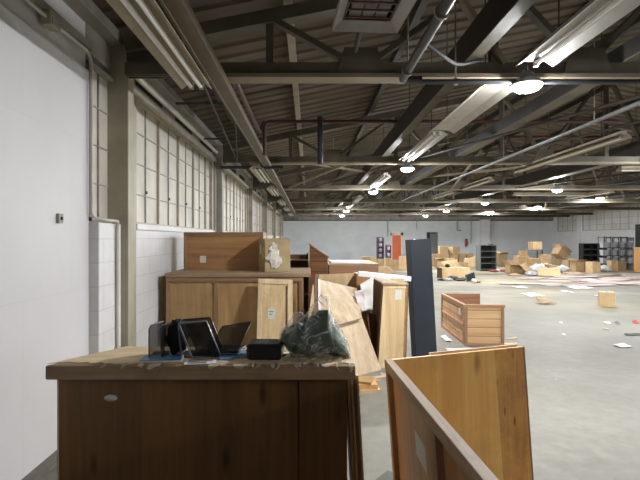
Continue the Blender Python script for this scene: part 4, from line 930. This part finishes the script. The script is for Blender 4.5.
dl = ['black scrap left of the tipped monitor, nearest the navy panel', 'grey scrap in the litter row left of the monitor', 'black strip in the middle of the litter row by the monitor', 'dark crumpled scrap just left of the monitor', 'tan torn scrap just right of the monitor', 'white scrap under the monitor', 'black folded scrap in front of the long carton', 'grey folded scrap in front of the long carton']
for i, (px, d, s, m) in enumerate(((443, 18.2, .22, 'debris'), (448, 18.0, .18, 'filmgrey'), (453, 18.3, .22, 'debris'), (460, 18.0, .2, 'debris'), (477, 17.2, .14, 'card'), (474, 17.1, .10, 'paper'), (456, 18.6, .16, 'debris'), (464, 18.5, .16, 'shelfgrey'))):
    o = lump('scrap', M[m], None, 0, 0, 0, s, s * .7, .035 + .02 * (i % 3), i, .5, 8); o.location = (gx(px, d), d, 0); tag(o, dl[i], 'scrap')
# grey bookcase
def shelving(label, x0, x1, y, dp, h, n, side, board, back, name='bookcase', group=None):
    t = thing(name, label, 'shelf', ((x0 + x1) / 2, y, 0), 0, group); w_ = (x1 - x0) / 2
    MB().box(-w_, -w_ + .03, 0, dp, 0, h).build('side_panel', side, t); MB().box(w_ - .03, w_, 0, dp, 0, h).build('side_panel', side, t)
    MB().box(-w_ + .03, w_ - .03, dp - .02, dp, 0, h).build('back_panel', back, t)
    for i in range(n + 1):
        z = .06 + (h - .09) * i / n; MB().box(-w_ + .03, w_ - .03, 0, dp - .02, z, z + .03).build('shelf', board, t)
    return t
t = shelving('grey steel bookcase with four empty shelves facing the aisle', gx(480, 23.5), gx(497, 23.5), 23.5, .5, 1.30, 4, M['shelfside'], M['shelfgrey'], M['shelfblack'])
t.rotation_euler = (0, 0, .12)
o = MB().box(-.11, .11, -.1, .1, 0, .06).build('scrap_box', M['shelfgrey'], loc=(gx(491, 23.7), 23.8, 1.30)); tag(o, 'small dark carton on top of the grey bookcase', 'box')
pbox('cardboard box with torn front right of the grey bookcase', 498.5, 507, 254, fl_(27.5), 27.5, depth=.5, open_=True, rz=.1)
for i, (px, d, s, m, l) in enumerate(((494, 23.0, .22, 'redrag', 'red rag on the floor at the foot of the grey bookcase'), (499, 23.3, .22, 'paper', 'white crumpled paper right of the red rag'), (504, 23.2, .25, 'redrag', 'second red rag farther right of the grey bookcase'), (508, 23.4, .2, 'pink', 'pinkish rag at the right end of the red rags'))):
    o = lump('rag', M[m], None, 0, 0, 0, s, s * .7, .05, i + 20, .5, 8); o.location = (gx(px, d), d, 0); tag(o, l, 'rag')

# pile B
t = thing('folding_table', 'thin black-legged table buried in the middle box pile', 'table', (gx(534, 24.5), 24.5, 0))
tw = (gx(543.5, 24.5) - gx(525, 24.5)) / 2; th_ = gz(249.5, 24.5)
MB().box(-tw, tw, 0, .6, th_ - .03, th_).build('tabletop', M['shelfgrey'], t)
for sx in (-1, 1):
    for y in (.03, .57): MB().bar((sx * (tw - .04), y, 0), (sx * (tw - .04), y, th_ - .03), .04, .04).build('leg', M['shelfblack'], t)
cbox('box standing on the table in the middle pile, topmost', (gx(536, 24.7), 24.8, th_), .52, .45, .40, .1, m='card', group='cardboard boxes in the far piles')
pbox('dark-fronted box left of the table in the middle pile', 521.5, 527.5, 251, 256.2, 23.4, depth=.35)
pbox('box below the dark-fronted one in the middle pile', 518.5, 530, 256.2, 263.9, 23.15, depth=.6)
pbox('open box with a wide flap at the front left of the middle pile', 510.5, 525, 265.5, fl_(21.6), 21.6, depth=.6, open_=True, flaps=(.15, .9, -.5, 1.2))
pbox('wide pale box supporting the left of the middle pile', 516, 530, 264.0, fl_(23.1), 23.1, depth=.75, m='card_pale')
pbox('tan box under the table front of the middle pile', 531, 541, 258.5, fl_(22.8), 22.8, depth=.5)
pbox('box right of the table in the middle pile', 543, 551, 254.5, fl_(24.4), 24.4, depth=.5)
t = cbox('large box tipped on its edge at the right of the middle pile', (gx(560, 25.4), 25.6, .62), .62, .5, .42, 0, True, (0, .6, .3), 'cardboard boxes in the far piles', flaps=(.9, 1.0, .2, .8))
pbox('box hidden under the tipped one in the middle pile', 551, 565, 259.0, fl_(25.4), 25.4, depth=.7)
pbox('box at the lower right of the middle pile with a slanting flap', 549, 556, 266, fl_(22.0), 22.0, depth=.4, open_=True, flaps=(-.7, .5, .3, .4))
random.seed(21)
fl2 = ['grey plastic film heaped in front of the middle pile', 'cloudy plastic film at the right foot of the middle pile', 'white paper heap beneath the table of the middle pile', 'pale wrap heap beside the slanting flap box', 'white wrap heap left of the row of boxes', 'grey film lump under the tipped box']
for i, (px, d, sx, h, m) in enumerate(((534, 20.6, .34, .09, 'filmgrey'), (544, 20.9, .36, .16, 'pinkwhite'), (538, 21.8, .36, .22, 'paper'), (562, 22.4, .32, .16, 'paper'), (568, 24.6, .3, .22, 'filmgrey'), (545.5, 23.3, .3, .2, 'bin'))):
    o = lump('wrap_heap', M[m], None, 0, 0, 0, sx, .28, h, i + 40, .5, 12); o.location = (gx(px, d), d, 0); tag(o, fl2[i], 'wrap')
# row of boxes
for a, b, yt, d, l in ((568, 575, 261, 23.4, 'leftmost box in the row before the black shelves'), (575.5, 584.5, 261.5, 22.8, 'second box in the row before the black shelves, with open flap'), (585.5, 591.5, 262, 23.0, 'third box in the row before the black shelves'), (592, 600.5, 262, 22.0, 'largest pale box, right end of the row before the black shelves')):
    pbox(l, a, b, yt, fl_(d), d, depth=.5, open_='flap' in l, m='card_pale' if 'pale' in l else 'card', rz=0.08)
# black shelves
for a, b, l in ((580.3, 588.6, 'left unit of the low black shelves at the right wall'), (588.9, 597, 'middle unit of the low black shelves at the right wall'), (597.3, 604, 'right unit of the low black shelves at the right wall')):
    shelving(l, gx(a + 3, 26), gx(b + 3, 26), 26.0, .45, 1.36, 4, M['shelfblack'], M['shelfgrey'], M['shelfblack'], 'shelf_unit', 'low black shelves')
# wire racks with bins
rk = [(603.5, 611, 'wire rack next to the black shelves'), (611.6, 619, 'second wire rack from the black shelves'), (619.6, 627, 'third wire rack from the black shelves'), (627.6, 634, 'fourth wire rack, behind the orange cabinet')]
for i, (a, b, l) in enumerate(rk):
    d = 25.2; x0, x1 = gx(a, d), gx(b, d); h = gz(236.5 + (i % 2) * .6, d); w_ = (x1 - x0) / 2
    t = thing('wire_rack', l, 'rack', ((x0 + x1) / 2, d, 0), 0, 'wire racks at the right wall')
    for sx in (-1, 1):
        for y in (0, .5): MB().tube([(sx * (w_ - .02), y, 0), (sx * (w_ - .02), y, h)], .022, 6).build('post', M['rackwire'], t)
    for z in (.25, .68, 1.1, h - .06): MB().box(-w_, w_, -.02, .52, z, z + .035).build('shelf', M['rackwire'], t)
    for j, z in enumerate((.285, .715, 1.135)):
        o = thing('storage_bin', 'pale bin on the %s shelf of the %s' % (['lower', 'middle', 'upper'][j], l), 'bin', ((x0 + x1) / 2, d + .08, z), 0, 'pale bins on the wire racks')
        MB().hexa([(-w_ * .6, 0, 0), (w_ * .6, 0, 0), (w_ * .6, .36, 0), (-w_ * .6, .36, 0), (-w_ * .72, 0, .27), (w_ * .72, 0, .27), (w_ * .72, .36, .27), (-w_ * .72, .36, .27)]).build('tub', M['bin'], o); MB().box(-w_ * .76, w_ * .76, -.01, .37, .27, .295).build('lid', M['bin'], o)
pbox('upright box on the floor before the wire racks, right one', 618, 626.5, 261, fl_(23.8), 23.8, depth=.5)
pbox('upright box on the floor before the wire racks, left one', 611.5, 617, 260.5, fl_(24), 24.0, depth=.4, m='card_pale')
o = lump('wrap_heap', M['paper'], None, 0, 0, 0, .3, .3, .15, 77, .5, 10); o.location = (gx(607, 23), 23.2, 0); tag(o, 'white wrap heap between the pale box and the wire racks', 'wrap')
t = thing('orange_cabinet', 'orange wooden cabinet cut by the right edge of the picture', 'cabinet', (gx(642.5, 22.6), 22.6, 0))
MB().box(0, .9, 0, .6, 0, 1.14).build('body', M['w_orange'], t); MB().box(-.03, .93, -.03, .63, 1.14, 1.19).build('top_board', M['w_paley'], t); MB().box(.04, .86, -.015, 0, .06, 1.08).build('door', M['w_orange'], t)
t = shelving('tall black rack at the right edge behind the orange cabinet', gx(643.5, 23.6), gx(663, 23.6), 23.6, .6, 2.35, 5, M['shelfblack'], M['shelfblack'], M['shelfgrey'], 'shelf_unit')

# nearer floor things on the right
t = cbox('plain cardboard box alone on the bare floor at right', (gx(610.5, 11.0) + .03, 11.2, 0), .31, .30, .345, -.42, m='card_pale')
o = sheetmesh([(-.2, -.14, 0.01), (.19, -.2, .02), (.14, .2, .09), (-.17, .13, .13)], 10, 8, .05, 8, .008).build('crushed_carton', M['card'], loc=(gx(545, 11.6), 11.6, .02)); tag(o, 'crushed flat piece of carton on the bare floor', 'carton')
flat = [(532, 13.4, .24, .35, 'paper', 'white paper sheet behind the crushed carton'), (577, 15.6, .38, .5, 'paper', 'large white paper on the yellowed floor before the pink sheets'), (604, 13.0, .15, .3, 'paper', 'white paper slip behind the lone cardboard box'),
        (617, 8.8, .04, .05, 'shelfgrey', 'blue-grey scrap on the floor at right'), (635.5, 8.9, .05, .05, 'red', 'small red scrap near the right edge'), (622, 7.0, .10, .09, 'paper', 'white torn paper nearest the right edge'),
        (607, 8.9, .06, .05, 'paper', 'white slip left of the blue-grey scrap'), (606, 8.3, .05, .03, 'w_frayed', 'tan sliver left of the blue-grey scrap'), (634, 7.8, .16, .05, 'debris', 'dark flat strip at the right edge'), (566, 14.2, .12, .25, 'paper', 'small paper right of the crushed carton'),
        (446, 7.5, .05, .18, 'paper', 'narrow white strip left of the small crate'), (510, 7.1, .12, .03, 'w_frayed', 'thin stick on the floor right of the small crate'), (512, 7.5, .1, .02, 'w_frayed', 'second thin stick right of the small crate'),
        (628, 20.6, .35, .3, 'debris', 'dark sheet on the floor before the orange cabinet'), (590, 18.4, .2, .3, 'paper', 'pale sheet edge in the middle of the pink sheets'), (520, 15.5, .2, .3, 'paper', 'white paper in the open floor left of the papers'), (561, 8.9, .03, .03, 'paper', 'tiny white chip on the open grey floor'), (564, 7.8, .03, .03, 'paper', 'tiny white chip nearer on the open grey floor')]
for i, (px, d, sx, sy, m, l) in enumerate(flat):
    z = .05 if m in ('red', 'shelfgrey') else .012
    o = sheetmesh([(-sx, -sy, 0), (sx * .8, -sy * 1.1, 0), (sx, sy, z), (-sx * .9, sy * .8, z * .5)], 6, 5, .012, i, .004).build('paper_scrap' if m == 'paper' else 'floor_scrap', M[m], loc=(gx(px, d), d, .012)); tag(o, l, 'scrap')
# pinkish sheets strewn before the shelves
random.seed(5)
cnt = 0
for i in range(26):
    y = random.uniform(15.8, 21.2); px = random.uniform(530, 650) if y < 19 else random.uniform(560, 650); x = gx(px, y); L = random.uniform(.5, 1.1); W_ = random.uniform(.15, .35); r = random.uniform(-.35, .35)
    o = sheetmesh([(-L, -W_, 0), (L, -W_, 0), (L, W_, .01), (-L, W_, .012)], 8, 4, .012, i, .004).build('loose_sheet', M['pink'], loc=(x, y, .010 + .004 * (i % 9))); o.rotation_euler = (0, 0, r)
    tag(o, 'pinkish grey loose sheet strewn on the floor before the right wall', 'sheet', 'pinkish sheets strewn on the floor')

# ------------------------------------------------------------------ world, camera, view
wd = bpy.data.worlds.new('hall_air'); bpy.context.scene.world = wd; wd.use_nodes = True
bg = wd.node_tree.nodes['Background']; bg.inputs[0].default_value = (.9, .95, 1, 1); bg.inputs[1].default_value = .03
cam = bpy.data.cameras.new('camera'); co = bpy.data.objects.new('camera', cam); C.objects.link(co)
co.location = (0, 0, EYE); co.rotation_euler = (PI / 2, 0, 0)
cam.sensor_width = 36; cam.lens = 470 / 640 * 36; cam.shift_x = 11 / 640; cam.shift_y = -1 / 640; cam.clip_start = .05; cam.clip_end = 200
s = bpy.context.scene; s.camera = co
s.view_settings.view_transform = 'Standard'; s.view_settings.look = 'None'; s.view_settings.gamma = 1; s.view_settings.exposure = 1.05; s.view_settings.use_curve_mapping = False
s.cycles.max_bounces = 8; s.cycles.diffuse_bounces = 5
